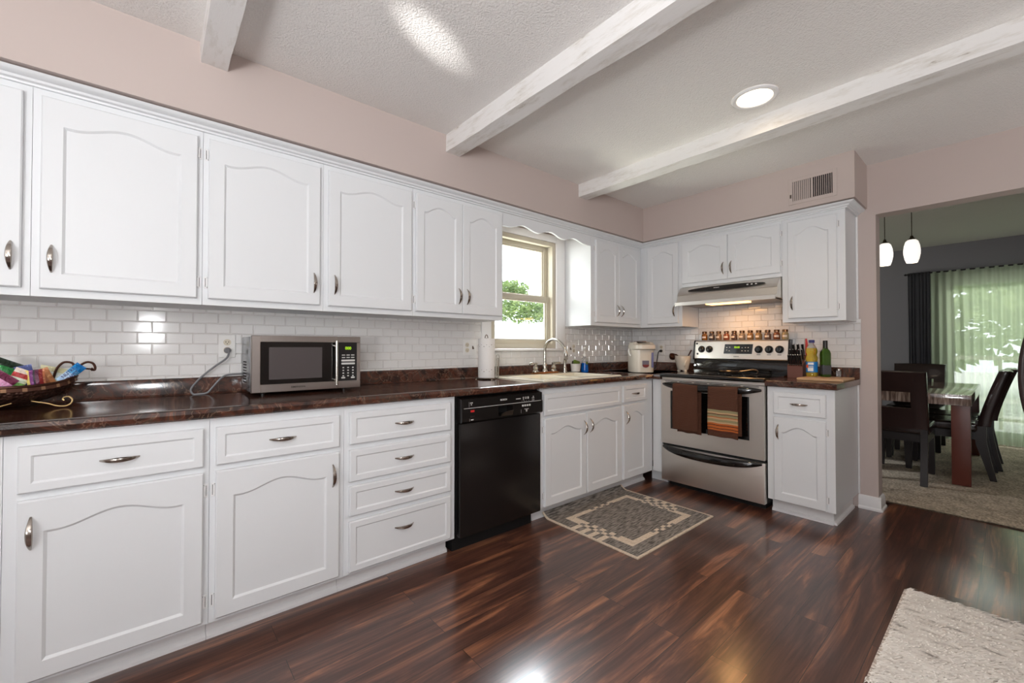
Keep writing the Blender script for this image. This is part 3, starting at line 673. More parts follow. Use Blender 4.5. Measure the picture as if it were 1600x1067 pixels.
# ------------------------------------------------------------------ dishwasher
def dishwasher():
    x0, x1 = 1.274, 1.918; W = x1 - x0
    t = empty('dishwasher', 'black built-in dishwasher between the drawers and the sink cabinet', 'dishwasher', (x0, 0, 0))
    bm = nb(); box(bm, .012, W - .012, -.60, -.012, .11, .872); box(bm, .02, W - .02, -.55, -.1, .0, .11); build('tub', bm, 'dark_inner', t)
    bm = nb(); box(bm, .016, W - .016, -.637, -.6005, .10, .722, bev=.006); build('door', bm, 'dwblack', t)
    bm = nb(); y = -.655
    pr = [(-.6005, .727), (-.646, .727), (-.655, .735), (-.655, .805), (-.650, .808), (-.650, .856), (-.6005, .868)]
    # panel in three spans so that the grip pocket stays open
    gx0, gx1 = .268, .378
    for a, b in ((.016, gx0), (gx1, W - .016)): prism(bm, pr, 'x', a, b)
    prism(bm, [(-.6005, .796), (-.655, .796), (-.655, .805), (-.650, .808), (-.650, .856), (-.6005, .868)], 'x', gx0, gx1)
    prism(bm, [(-.6005, .727), (-.646, .727), (-.655, .735), (-.655, .741), (-.62, .752), (-.6005, .752)], 'x', gx0, gx1)
    p = build('control_panel', bm, 'dwblack', t)
    bm = nb(); prism(bm, [(gx0 + .02, .741), (gx1 - .004, .741), (gx1 + .004, .768), (gx0 + .06, .764), (gx0 + .028, .755)], 'y', -.659, -.652); build('grip', bm, 'pewter', p)
    bm = nb(); box(bm, .03, W - .03, -.6562, -.650, .8055, .8075); build('trim_line', bm, 'silverpaint', p)
    bm = nb(); box(bm, .072, .098, -.658, -.654, .783, .795, bev=.001, seg=1); build('power_button', bm, 'red', p)
    bm = nb(); box(bm, .072, .098, -.6565, -.654, .756, .763); build('reset_button', bm, 'black', p)
    for k in range(4):
        bm = nb(); u = .452 + k * .019; box(bm, u, u + .0135, -.658, -.654, .781, .792, bev=.0015, seg=1); build('program_button', bm, 'silverpaint', p)
    for a, b, z0, z1, yy in ((.066, .0668, .812, .84, -.6504), (.066, .0668, .735, .748, -.6554), (.445, .4458, .742, .765, -.6554)):
        bm = nb(); box(bm, a, b, yy, -.649, z0, z1); build('printed_line', bm, 'silverpaint', p)
    for a, b, z0, z1 in ((.074, .080, .832, .837), (.083, .090, .832, .837), (.078, .084, .822, .827), (.408, .446, .828, .8325), (.462, .476, .834, .838), (.464, .473, .826, .831), (.466, .471, .819, .823), (.483, .494, .834, .838), (.483, .494, .826, .831), (.502, .513, .834, .838), (.502, .514, .826, .831), (.548, .556, .833, .838), (.540, .545, .824, .829), (.549, .559, .824, .829), (.540, .560, .8125, .816), (.455, .457, .812, .815), (.474, .476, .812, .815), (.493, .495, .812, .815), (.512, .514, .812, .815)):
        bm = nb(); box(bm, a, b, -.6506, -.6495, z0, z1); build('printed_mark', bm, 'silverpaint', p)
    for a, b, z0, z1 in ((.075, .092, .739, .744), (.472, .508, .763, .766), (.483, .497, .755, .760), (.485, .495, .748, .753)):
        bm = nb(); box(bm, a, b, -.6556, -.6545, z0, z1); build('printed_mark', bm, 'silverpaint', p)
    text('brand_lettering', 'BOSCH', .0135, 'silverpaint', p, (.312, -.6508, .834), sx=1.15)
dishwasher()

# ------------------------------------------------------------------ range
def kitchen_range():
    ya, yb = -.7055, -1.4875; W = ya - yb
    t = empty('electric_range', 'stainless steel electric range with black glass cooktop, between the base cabinets', 'range', (L, ya, 0), -PI / 2)
    bm = nb(); box(bm, 0.003, W - .003, -.60, -.02, .055, .895); box(bm, .03, W - .03, -.55, -.05, .0, .055); build('body', bm, 'dark_inner', t)
    # cooktop with rolled black front
    bm = nb(); prism(bm, [(-.06, .896), (-.645, .896), (-.655, .90), (-.66, .91), (-.656, .921), (-.64, .927), (-.60, .926), (-.06, .926)], 'x', 0, W); ct = build('cooktop', bm, 'blackgloss', t, ang=60)
    for cx, cy, r in ((.2, -.46, .1), (.58, -.46, .085), (.2, -.22, .075), (.58, -.22, .1)):
        bm = nb(); lathe(bm, [(r, .9262), (r, .9266), (r - .003, .9266), (r - .003, .9262)], (cx, cy, 0), 40, cap=False); build('burner_ring', bm, 'pewter', ct)
    bm = nb(); box(bm, .004, W - .004, -.63, -.60, .876, .8955); build('vent_strip', bm, 'steel', t)
    # oven door: frame of steel round a black window
    d0, d1, yo, yi = .358, .872, -.645, -.6005; wx0, wx1, wz0, wz1 = .085, .682, .482, .79
    bm = nb()
    for q in ((.004, wx0, d0, d1), (wx1, W - .004, d0, d1), (wx0, wx1, d0, wz0), (wx0, wx1, wz1, d1)): box(bm, q[0], q[1], yo, yi, q[2], q[3])
    od = build('oven_door', bm, 'steel', t)
    bm = nb(); box(bm, wx0, wx1, yo + .006, yo + .014, wz0, wz1); build('window', bm, 'blackgloss', od)
    bm = nb()
    for k in range(6): u = .03 + k * (W - .06) / 6; box(bm, u + .012, u + (W - .06) / 6 - .006, yo - .001, yo + .01, .8625, .867)
    build('vent_slots', bm, 'dark_inner', od)
    def bar(z, y, parent, sag, r=.020):
        bm = nb(); n = 24; pts = []; rad = []
        for i in range(n + 1):
            s = -1 + 2 * i / n; e = 1 - abs(s) ** 6
            pts.append((W / 2 + s * (W / 2 - .02), y - .058 * (1 - abs(s) ** 3.2), z - sag * (1 - s * s))); rad.append(.006 + (r - .006) * e + .003 * (1 - s * s))
        tube(bm, pts, rad, 12, flat=(1.3, .9), upv=(0, 1, 0)); build('handle', bm, 'blackgloss', parent)
    bar(.842, yo, od, .010)
    bm = nb(); box(bm, .004, W - .004, yo, yi, .056, .338, bev=.004); dr = build('storage_drawer', bm, 'steel', t); bar(.330, yo, dr, .022)
    bm = nb(); box(bm, .01, W - .01, -.62, -.60, .338, .358); build('gap', bm, 'dark_inner', t)
    # backguard
    bm = nb(); prism(bm, [(-.02, .926), (-.098, .926), (-.102, .95), (-.088, 1.03), (-.084, 1.038), (-.02, 1.038)], 'x', .012, W - .012); bg_ = build('backguard', bm, 'blackgloss', t)
    bm = nb(); prism(bm, [(-.02, 1.0385), (-.095, 1.0385), (-.099, 1.044), (-.079, 1.193), (-.07, 1.2), (-.02, 1.2)], 'x', .02, W - .02); cp = build('control_panel', bm, 'steel', t)
    sl = math.atan2(.02, .149)
    def onp(u, z): return (u, -.099 + (z - 1.044) * math.tan(sl) - .0005, z)
    for s in (0, 1):
        bm = nb(); a = .008 if s == 0 else W - .02; prism(bm, [(-.02, 1.03), (-.104, 1.03), (-.106, 1.045), (-.084, 1.192), (-.07, 1.203), (-.02, 1.203)], 'x', a, a + .012); build('end_cap', bm, 'black', t)
    for u in (.081, .150, .552, .628, .703):
        kp = onp(u, 1.124)
        bm = nb(); disc(bm, (0, -.004, 0), .031, 'y', .004, 26); kb = build('knob', bm, 'black', cp); kb.location = kp; kb.rotation_euler = (-sl, 0, 0)
        bm = nb(); lathe(bm, [(.024, 0), (.022, .016), (.018, .02)], n=22); box(bm, -.005, .005, -.021, .021, .018, .028, bev=.002); g_ = build('grip', bm, 'blackgloss', kb); g_.rotation_euler = (PI / 2, 0, 0)
    bm = nb(); q0, q1 = .275, .508; dz0, dz1 = 1.087, 1.168
    P = [onp(q0 + .008, dz1), onp(q1, dz1), onp(q1 - .006, dz0), onp(q0, dz0)]
    f = bm.faces.new([bm.verts.new((x, y - .003, z)) for x, y, z in P]); r = bmesh.ops.extrude_face_region(bm, geom=[f]); bmesh.ops.translate(bm, verts=[v for v in r['geom'] if isinstance(v, bmesh.types.BMVert)], vec=(0, .006, 0))
    ds = build('display', bm, 'blackgloss', cp)
    x, y, z = onp(.383, 1.141); text('clock_digits', '00:00', .022, 'green_led', ds, (x, y - .0038, z), (PI / 2 - sl, 0, 0), sx=.9)
    bm = nb()
    for u, zz in ((.30, 1.14), (.325, 1.142), (.30, 1.118), (.322, 1.112), (.425, 1.138), (.425, 1.112), (.450, 1.140), (.472, 1.140), (.450, 1.112), (.472, 1.112)):
        a, b, c = onp(u, zz); box(bm, a - .0045, a + .0045, b - .0042, b - .0032, c - .0025, c + .0025)
    build('touch_marks', bm, 'silverpaint', ds)
    x, y, z = onp(.378, 1.064); text('brand_lettering', 'KENMORE', .0085, 'black', cp, (x, y - .0006, z), (PI / 2 - sl, 0, 0), sx=1.1)
    bm = nb()
    for u in (.552, .628, .703):
        a, b, c = onp(u, 1.082); box(bm, a - .014, a + .014, b - .0008, b + .001, c - .002, c + .002)
    for u, zz in ((.036, 1.175), (.046, 1.083)):
        a, b, c = onp(u, zz); disc(bm, (a, b - .004, c), .0085, 'y', .006, 16)
    build('panel_marks', bm, 'black', cp)
kitchen_range()

# ------------------------------------------------------------------ range hood
def hood():
    ya, yb = -.7215, -1.4905; W = ya - yb
    t = empty('range_hood', 'stainless steel range hood with a black oval control strip and lit lamp', 'range hood', (L, ya, 1.495), -PI / 2)
    bm = nb(); prism(bm, [(-.01, .165), (-.33, .165), (-.345, .16), (-.395, .095), (-.391, .088), (-.406, .038), (-.438, .030), (-.438, 0), (-.43, 0), (-.42, .015), (-.01, .015)], 'x', .0, W); build('shell', bm, 'steel', t)
    bm = nb(); box(bm, .02, W - .02, -.418, -.02, .006, .0148); build('underside', bm, 'pewter', t)
    # oval strip lying on the sloped front
    sl = math.atan2(.05, .065); bm = nb(); n = 40
    poly = [(W / 2 + .30 * math.copysign(abs(math.cos(2 * PI * j / n)) ** 1.0, math.cos(2 * PI * j / n)), .024 * math.sin(2 * PI * j / n)) for j in range(n)]
    f = []
    for off in (0, .007):
        f.append([bm.verts.new((u, -.3705 + v * math.sin(sl) - off * math.cos(sl) + .0005, .1275 + v * math.cos(sl) + off * math.sin(sl) * .6)) for u, v in poly])
    bm.faces.new(f[0]); bm.faces.new(f[1][::-1])
    for j in range(n): bm.faces.new((f[0][j], f[0][(j + 1) % n], f[1][(j + 1) % n], f[1][j]))
    st = build('control_strip', bm, 'blackgloss', t)
    text('brand_lettering', 'BROAN', .013, 'silverpaint', st, (W / 2 - .06, -.3772, .1322), (PI / 2 - sl, 0, 0))
    bm = nb()
    for u in (.555, .585, .615): box(bm, u, u + .012, -.379, -.368, .127, .135)
    build('switch', bm, 'silverpaint', st)
    bm = nb(); box(bm, .25, .56, -.412, -.30, -.004, .0145, bev=.004); build('lamp_lens', bm, 'hoodbulb', t)
    return W
hood()
lamp('hood_lamp', 'AREA', (L - .30, -1.12, 1.483), (L - .30, -1.12, .5), 1.7, S(255, 190, 120), shape='RECTANGLE', size=.3, size_y=.1)

# ------------------------------------------------------------------ microwave
def microwave():
    x0, W, D, Hh = .356, .508, .275, .262
    t = empty('microwave', 'stainless steel countertop microwave with black window on the long counter', 'microwave', (x0, -.035, TOPZ + .001))
    bm = nb(); box(bm, 0, W, -D + .03, 0, .017, .017 + Hh, bev=.006)
    for k in range(8):
        z = .055 + k * .014; box(bm, -.0006, .001, -.15, -.06, z, z + .006, 1)
    build('case', bm, ['case', 'dark_inner'], t)
    for u in (.05, W - .08):
        for v in (-.06, -D + .02):
            bm = nb(); lathe(bm, [(.02, .017), (.018, .013), (.008, .009), (.0075, 0)], (u, v, 0), 14); build('foot', bm, 'black', t)
    pw = .118
    bm = nb(); dx = W - pw - .001; y0 = -D - .004; z0, z1 = .014, .283; wx0, wx1, wz0, wz1 = .035, dx - .02, .05, .248
    wx0, wx1, wz0, wz1 = .037, dx - .0, .052, .252
    for q in ((.001, wx0, z0, z1), (wx0, dx, z0, wz0), (wx0, dx, wz1, z1)): box(bm, q[0], q[1], y0, -D + .029, q[2], q[3], bev=.002, seg=1)
    d = build('door', bm, 'steelv', t)
    bm = nb(); box(bm, wx0, dx, y0 + .002, -D + .02, wz0, wz1); build('window_frame', bm, 'blackgloss', d)
    bm = nb(); box(bm, wx0 + .035, dx - .078, y0 + .0008, y0 + .003, wz0 + .022, wz1 - .024); build('window', bm, mat('window_mesh', S(78, 72, 72), .25), d)
    bm = nb(); hx = dx - .014; tube(bm, [(hx, y0 - .026, .035), (hx, y0 - .026, .262)], .0072, 12)
    for z in (.062, .235): tube(bm, [(hx - .006, y0 + .003, z), (hx - .004, y0 - .024, z)], .006, 10)
    build('handle', bm, 'chrome', d)
    text('brand_lettering', 'EMERSON', .011, 'black', d, (.20, y0 - .0006, .034), sx=1.3)
    bm = nb(); a = W - pw + .001
    for q in ((a, W - .001, z0, wz0), (a, W - .001, wz1, z1), (W - .020, W - .001, wz0, wz1)): box(bm, q[0], q[1], y0, -D + .029, q[2], q[3], bev=.002, seg=1)
    cpn = build('control_panel', bm, 'steelv', t)
    bm = nb(); box(bm, a, W - .02, y0 + .0015, -D + .02, wz0, wz1); kp = build('keypad', bm, 'black', cpn)
    text('clock_digits', '000', .021, 'green_led', kp, (W - .066, y0 + .0008, .222), sx=1.0)
    bm = nb()
    for r_, z in enumerate((.184, .171)):
        for c in range(3): u = a + .018 + c * .024; box(bm, u, u + .018, y0, y0 + .002, z, z + .005, bev=.001, seg=1)
    for z in (.153, .137): box(bm, a + .016, a + .086, y0 - .001, y0 + .002, z, z + .010, bev=.003, seg=2)
    for r_ in range(4):
        for c in range(3): u = a + .022 + c * .025; box(bm, u, u + .008, y0, y0 + .002, .118 - r_ * .0145, .124 - r_ * .0145)
    for c in (0, 2): u = a + .016 + c * .025; box(bm, u, u + .02, y0, y0 + .002, .064, .072, bev=.002, seg=1)
    build('button', bm, 'silverpaint', kp)
    bm = nb(); cord = [(.297, -.026, 1.127), (.301, -.045, 1.124), (.290, -.06, 1.09), (.243, -.05, 1.049), (.2, -.045, 1.009), (.167, -.045, .971), (.150, -.045, .941), (.158, -.055, .9195), (.18, -.06, .919), (.211, -.06, .922), (.231, -.06, .945), (.268, -.055, .99), (.30, -.05, 1.006), (.357, -.05, 1.008)]
    off = Vector(t.location); tube(bm, [p - off for p in smooth(cord, 6)], .0045, 8); cd = build('cord', bm, 'grey_cord', t)
    bm = nb(); pp = Vector((.2975, -.014, 1.127)) - off; lathe(bm, [(.013, 0), (.0155, .008), (.012, .022), (.007, .026)], (0, 0, 0), 14); pl = build('plug', bm, 'grey_cord', cd); pl.location = pp; pl.rotation_euler = (PI / 2, 0, 0)
microwave()

# ------------------------------------------------------------------ outlets
def outlet(label, side, u, z, duplex=True, toggle=None, w=.072, h=.115):
    """toggle: offset of a switch from the outlet, for two-gang plates"""
    t = empty('power_outlet', label, 'outlet', (u, -.0085, z) if side == 'A' else (L - .0085, -u, z), 0 if side == 'A' else -PI / 2)
    bm = nb(); box(bm, -w / 2, w / 2, -.005, 0, -h / 2, h / 2, bev=.002, seg=1); build('plate', bm, 'plate', t)
    ux = 0 if toggle is None else -toggle / 2
    for zz in (.0195, -.0195):
        bm = nb(); disc(bm, (ux, -.0075, zz), .0165, 'y', .004, 20); rc = build('receptacle', bm, 'almond', t)
        bm = nb()
        for a in (-.006, .006): box(bm, ux + a - .0011, ux + a + .0011, -.0078, -.0072, zz - .002, zz + .006)
        disc(bm, (ux, -.0078, zz - .007), .0024, 'y', .0006, 8); build('slots', bm, 'dark_inner', rc)
    if toggle is not None:
        bm = nb(); box(bm, toggle / 2 - .0055, toggle / 2 + .0055, -.0062, -.0048, -.012, .012); prism(bm, [(-.005, -.006), (-.018, -.011), (-.018, -.004), (-.005, .006)], 'x', toggle / 2 - .0035, toggle / 2 + .0035); build('toggle', bm, 'pewter', t)
outlet('white outlet plate left of the microwave with a grey plug in it', 'A', .297, 1.148)
outlet('white double plate with outlet and switch, left of the sink window', 'A', 1.788, 1.140, toggle=.05, w=.118)
outlet('white double plate with switch and outlet, right of the sink window', 'A', 2.908, 1.130, toggle=-.046, w=.114)
outlet('white outlet plate on the range wall beside the hot water pot, black plug in it', 'B', .346, 1.124)

# ------------------------------------------------------------------ vent in the soffit
def vent():
    t = empty('air_vent', 'painted metal air vent grille in the soffit near the opening', 'vent', (L - SD, -1.706, 2.254), -PI / 2)
    bm = nb(); w, h = .284, .185; a, b = .117, .069
    for q in ((-w / 2, -a, -h / 2, h / 2), (a, w / 2, -h / 2, h / 2), (-a, a, b, h / 2), (-a, a, -h / 2, -b), (-.006, .006, -b, b)): box(bm, q[0], q[1], -.006, -.0002, q[2], q[3], bev=.001, seg=1)
    build('frame', bm, 'wall', t)
    bm = nb(); box(bm, -a, a, -.0008, -.0002, -b, b); build('backing', bm, 'dark_inner', t)  # dark sheet paints the shade between the slats
    for i in range(18):
        s = -1 if i < 9 else 1; u = s * .010 + s * (i % 9 + .5) * .0117
        bm = nb(); k = .0006 if s > 0 else -.0042; d = .0012 if s > 0 else .0013
        prism(bm, [(u - k - d, -.0058), (u - k + d, -.0058), (u + k + d, -.001), (u + k - d, -.001)], 'z', -b, b); build('slat', bm, 'wall', t)
    bm = nb(); box(bm, -.131, -.124, -.012, -.006, -.045, -.02); build('lever', bm, 'pewter', t)
vent()

# ------------------------------------------------------------------ ceiling lights
t = empty('recessed_light', 'lit round recessed ceiling light with white trim ring, next to the far beam', 'ceiling light', (2.362, -1.745, H))
bm = nb(); lathe(bm, [(.108, -.0002), (.107, -.006), (.098, -.011), (.084, -.009), (.080, -.004)], n=44, cap=False); build('trim_ring', bm, 'trim', t)
bm = nb(); lathe(bm, [(.081, -.004), (.06, -.007), (.001, -.008)], n=36); build('lens', bm, 'bulb', t)
lamp('recessed_lamp', 'SPOT', (2.362, -1.745, H - .02), (2.362, -1.745, 0), 19, S(255, 226, 190), spot_size=math.radians(150), spot_blend=.6, shadow_soft_size=.08)

# ------------------------------------------------------------------ counter-top things
def snack_basket():
    cx, cy = -.47, -.205
    t = empty('wire_basket', 'bronze woven boat-shaped basket with curled wire handles, on the counter', 'basket', (cx, cy, TOPZ + .001))
    bm = nb(); n, m = 40, 9
    def pt(u, v):
        a = 2 * PI * u; ca, sa = math.cos(a), math.sin(a); k = .45 + .55 * math.sin(v * PI / 2)
        tip = abs(ca) ** 6; zz = .012 + (.071 + .03 * tip) * v ** 1.3
        return Vector((.252 * k * ca, .122 * k * sa * (1 - .25 * abs(ca) ** 4), zz))
    R = [[bm.verts.new(pt(i / n, j / m)) for i in range(n)] for j in range(m + 1)]
    for j in range(m):
        for i in range(n): bm.faces.new((R[j][i], R[j][(i + 1) % n], R[j + 1][(i + 1) % n], R[j + 1][i]))
    bm.faces.new(R[0][::-1])
    wv = mat('hammered_bronze', S(84, 58, 50), .35, .75); tt, bb = nt(wv); vo = N(tt, 'ShaderNodeTexVoronoi'); vo.inputs['Scale'].default_value = 95; tt.links.new(coords(tt).outputs[0], vo.inputs[0]); bump(tt, bb, vo.outputs[0], .9, .006)
    o = build('bowl', bm, wv, t); md = o.modifiers.new('s', 'SOLIDIFY'); md.thickness = .004
    bm = nb(); tube(bm, [pt(i / n, 1.0) + Vector((0, 0, .004)) for i in range(n + 1)], .005, 8); build('rim', bm, 'bronze', t)
    bm = nb(); q_ = 120
    A = [bm.verts.new(pt(i / q_, 1.0) * 1.0 + Vector((0, 0, .002))) for i in range(q_)]; B = [bm.verts.new(Vector((pt(i / q_, 1.0).x * 1.012, pt(i / q_, 1.0).y * 1.06, pt(i / q_, 1.0).z - .013))) for i in range(q_)]
    for i in range(q_): f = bm.faces.new((A[i], A[(i + 1) % q_], B[(i + 1) % q_], B[i])); f.material_index = 1 if i % 4 == 0 else 0
    build('rim_band', bm, ['bronze', mat('band_bronze', S(146, 112, 86), .4, .8)], t)
    bm = nb(); off = Vector((cx, cy, TOPZ + .001))
    for pts in ([(-.288, -.165, 1.010), (-.278, -.165, 1.056), (-.262, -.165, 1.081), (-.245, -.165, 1.084), (-.232, -.17, 1.077), (-.229, -.175, 1.062)], [(-.221, -.205, 1.012), (-.217, -.205, 1.055), (-.205, -.205, 1.075), (-.189, -.205, 1.084), (-.174, -.205, 1.079), (-.167, -.205, 1.064), (-.169, -.205, 1.052), (-.178, -.205, 1.055)]):
        tube(bm, [p - off for p in smooth(pts, 6)], .0042, 8)
    tube(bm, [Vector((-.229, -.175, 1.062)) - off, Vector((-.178, -.205, 1.056)) - off], .0035, 8); lathe(bm, [(.001, -.007), (.007, 0), (.001, .007)], Vector((-.176, -.205, 1.055)) - off, 10)
    build('handle', bm, 'bronze', t)
    bm = nb(); tube(bm, [p - off for p in smooth([(-.33, -.255, .945), (-.289, -.26, .934), (-.266, -.262, .924), (-.244, -.263, .9205), (-.229, -.262, .928), (-.224, -.26, .943), (-.233, -.258, .955), (-.246, -.257, .954), (-.250, -.257, .947), (-.246, -.257, .942)], 6)], .0028, 8)
    tube(bm, [p - off for p in smooth([(-.37, -.30, .945), (-.41, -.315, .932), (-.44, -.325, .924), (-.47, -.33, .9185)], 6)], .0028, 8)
    build('foot', bm, 'gold', t, label='gold curled wire foot')
snack_basket()
def wrapmat(nm, q):
    m = mat(nm, S(*q), .28); tt, bb = nt(m); mp = coords(tt)
    a = N(tt, 'ShaderNodeTexNoise'); a.inputs['Scale'].default_value = 55; a.inputs['Detail'].default_value = 2; tt.links.new(mp.outputs[0], a.inputs[0])
    k = [min(255, int(v * 1.25 + 45)) for v in q]; d = [int(v * .55) for v in q]
    r = ramp(tt, [(.30, S(*d)), (.34, S(*q)), (.62, S(*q)), (.68, S(*k))], a.outputs[0]); tt.links.new(r.outputs[0], bb.inputs['Base Color'])
    c = N(tt, 'ShaderNodeTexNoise'); c.inputs['Scale'].default_value = 30; c.inputs['Distortion'].default_value = 2; tt.links.new(mp.outputs[0], c.inputs[0]); bump(tt, bb, c.outputs[0], .7, .01); return m
def pouch(label, c, w, h, rot, mats, band=None, txt=None):
    """pillow pack: mats by horizontal bands bottom->top"""
    t = empty('snack_pack', label, 'snack', c, 0, 'snack packs in the basket'); t.rotation_euler = rot
    bm = nb(); nx, nz = 10, 16; k = len(mats)
    for s in (-1, 1):
        V = [[bm.verts.new((w * (i / nx - .5) * (1 - .05 * math.sin(PI * j / nz)), s * (.0006 + .016 * (math.sin(PI * i / nx) ** .6) * (math.sin(PI * min(max((j - 1) / (nz - 2), 0), 1)) ** .6)) + .0025 * noise.noise((i * .6 + c[0] * 50, j * .5, s * 3)) * (0 < j < nz), h * (j / nz - .5))) for i in range(nx + 1)] for j in range(nz + 1)]
        for j in range(nz):
            for i in range(nx):
                f = bm.faces.new((V[j][i], V[j][i + 1], V[j + 1][i + 1], V[j + 1][i])); f.material_index = min(int(j / nz * k), k - 1) if band != 'v' else min(int(i / nx * k), k - 1)
    ms = []
    for q in mats:
        nm = 'wrap_%d_%d_%d' % q
        ms.append(bpy.data.materials.get(nm) or wrapmat(nm, q))
    build('wrapper', bm, ms, t, ang=60)
    if txt:
        for s_, lx, sz in txt: text('lettering', s_, sz, 'navy', t, (lx, -.0200, -.006), (PI / 2, -PI / 2, 0))
r15 = lambda a, b, c: (math.radians(a), math.radians(b), math.radians(c))
pouch('dark green and lime snack bag in the basket, tallest, at the frame edge', (-.425, -.165, 1.035), .10, .13, r15(-8, 28, 6), [(36, 70, 34), (70, 130, 50), (150, 190, 70), (40, 120, 60), (24, 40, 26)])
pouch('pink snack pack at the front of the basket by the frame edge', (-.415, -.270, 1.014), .075, .09, r15(-10, 42, 0), [(130, 60, 100), (214, 130, 180), (226, 160, 200), (110, 40, 70)])
pouch('light green snack pouch with a red top beside the blue one', (-.366, -.240, 1.021), .05, .088, r15(-6, 26, 4), [(150, 190, 120), (130, 180, 100), (220, 230, 210), (176, 60, 60), (230, 214, 200)])
pouch('blue snack pouch between the light green and purple ones', (-.352, -.185, 1.028), .045, .095, r15(-4, -14, 0), [(40, 70, 150), (36, 64, 140), (90, 140, 210), (60, 84, 150), (80, 90, 140)])
pouch('purple and black snack pouch with yellow edge in the basket', (-.320, -.240, 1.018), .05, .085, r15(-6, -8, 0), [(230, 206, 120), (120, 60, 120), (60, 50, 60), (96, 44, 70), (130, 40, 40), (196, 120, 80)], 'v')
pouch('orange brown snack pouch behind the purple one', (-.302, -.195, 1.020), .045, .085, r15(-4, -24, 0), [(206, 150, 100), (176, 104, 62), (196, 130, 84)], 'v')
pouch('pale green and cream snack bag right of the orange brown pouch', (-.292, -.150, 1.024), .085, .085, r15(-12, 16, 0), [(120, 190, 130), (206, 222, 206), (214, 222, 214), (206, 200, 160)])
pouch('bright blue snack bar leaning out of the right end of the basket', (-.232, -.215, 1.041), .036, .085, r15(-10, 42, 0), [(170, 200, 230), (190, 214, 236), (170, 206, 236), (90, 180, 230), (20, 120, 190), (24, 110, 180)], None, [('NUTRI', -.0075, .0155), ('TWIST', .0085, .0155)])

def paper_towels():
    t = empty('paper_towel_holder', 'wire paper towel holder with side arm, left of the sink', 'paper towel holder', (1.825, -.165, TOPZ + .001))
    bm = nb(); tube(bm, [(.072 * math.cos(2 * PI * i / 28), .072 * math.sin(2 * PI * i / 28), .008) for i in range(29)], .004, 8)
    for a in (.4, 2.5, 4.6): lathe(bm, [(.007, 0), (.007, .008)], (.072 * math.cos(a), .072 * math.sin(a), 0), 10)
    tube(bm, [(-.072, 0, .008), (.072, 0, .008)], .004, 8); build('base', bm, 'pewter', t)
    bm = nb(); tube(bm, [(0, 0, .01), (0, 0, .292)], .004, 8); tube(bm, [(.012 * math.cos(PI * i / 10), 0, .292 + .024 * math.sin(PI * i / 10)) for i in range(11)], .003, 8); build('post', bm, 'pewter', t)
    bm = nb()
    for x, hh, r in ((0, .176, .017), (0, .150, .009)):
        pts = [(.072 + x - .0, -.03 - r, .01)] + [(.078, -.03 - r * math.cos(PI * i / 10), hh - r + r * math.sin(PI * i / 10)) for i in range(11)] + [(.072 + x, -.03 + r, .01)]
        tube(bm, pts, .003, 8)
    build('arm', bm, 'chrome', t)
    r = empty('paper_towel_roll', 'white paper towel roll with a faint printed border, on the wire holder', 'paper towels', (1.825, -.165, TOPZ + .0135))
    bm = nb(); lathe(bm, [(.02, 0), (.058, 0), (.0595, .004), (.0595, .272), (.058, .276), (.02, .276), (.02, 0)], n=36, cap=False); build('roll', bm, 'paper', r)
    bm = nb()
    for zz in (.225, .05):
        for k in range(18):
            a = 2 * PI * k / 18; z = zz + (.006 if k % 2 else -.006)
            disc(bm, (0, -.0603, 0), .0038, 'y', .0006, 8)
            vs_ = bm.verts[-16:] if False else None
    bm.free(); bm = nb()
    for zz in (.225, .05):
        for k in range(20):
            a = 2 * PI * k / 20; z = zz + (.007 if k % 2 else -.005); rr = .0598; q = .004 if k % 3 else .006
            pts = [(a - q / rr, z), (a, z - q * .6), (a + q / rr, z), (a, z + q * .6)]
            bm.faces.new([bm.verts.new((rr * math.cos(b), rr * math.sin(b), c)) for b, c in pts])
    build('printed_border', bm, 'print', r)
paper_towels()

def soap_and_sponge():
    t = empty('soap_bottle', 'clear pump bottle of blue dish soap in the counter behind the sink', 'soap bottle', (3.0, -.085, TOPZ + .001))
    t['label'] = 'clear pump bottle of blue dish soap on the counter right of the sink'
    bm = nb(); lathe(bm, [(.026, 0), (.034, .004), (.035, .03), (.030, .07), (.0295, .085)], n=24); build('liquid', bm, 'bluesoap', t)
    bm = nb(); lathe(bm, [(.0297, .0855), (.029, .10), (.026, .125), (.014, .137), (.013, .146)], n=24); build('bottle', bm, 'clearpl', t)
    bm = nb(); lathe(bm, [(.015, .146), (.015, .164), (.010, .168), (.010, .178)], n=18); lathe(bm, [(.006, .178), (.006, .2), (.014, .204), (.014, .226), (.006, .23)], n=16); tube(bm, [(0, 0, .215), (-.02, -.018, .214), (-.027, -.024, .206)], .006, 10); build('pump', bm, 'plastic', t)
    bm = nb(); disc(bm, (-.012, -.036, .085), .014, 'y', .002, 18); build('label_sticker', bm, 'sponge', t)
    t = empty('sponge_caddy', 'small white tub holding a green and black scrub sponge by the faucet', 'caddy', (2.872, -.088, TOPZ + .001))
    bm = nb(); lathe(bm, [(.030, .012), (.036, .014), (.042, .078), (.045, .082), (.041, .082), (.036, .02), (.001, .018)], n=28, sx=1.15); build('tub', bm, 'plastic', t)
    bm = nb(); lathe(bm, [(.040, 0), (.040, .012), (.03, .012)], n=24, sx=1.15); build('stand', bm, 'black', t)
    s = empty('scrub_sponge', 'green and black scrub sponge sticking out of the white tub', 'sponge', (2.872, -.088, TOPZ + .078)); s.rotation_euler = (0, .25, 0)
    bm = nb(); box(bm, -.038, .038, -.016, .0, 0, .034, bev=.006); build('pad', bm, 'sponge', s)
    bm = nb(); box(bm, -.036, .034, .001, .016, -.004, .024, bev=.004); build('scourer', bm, 'black', s)
soap_and_sponge()

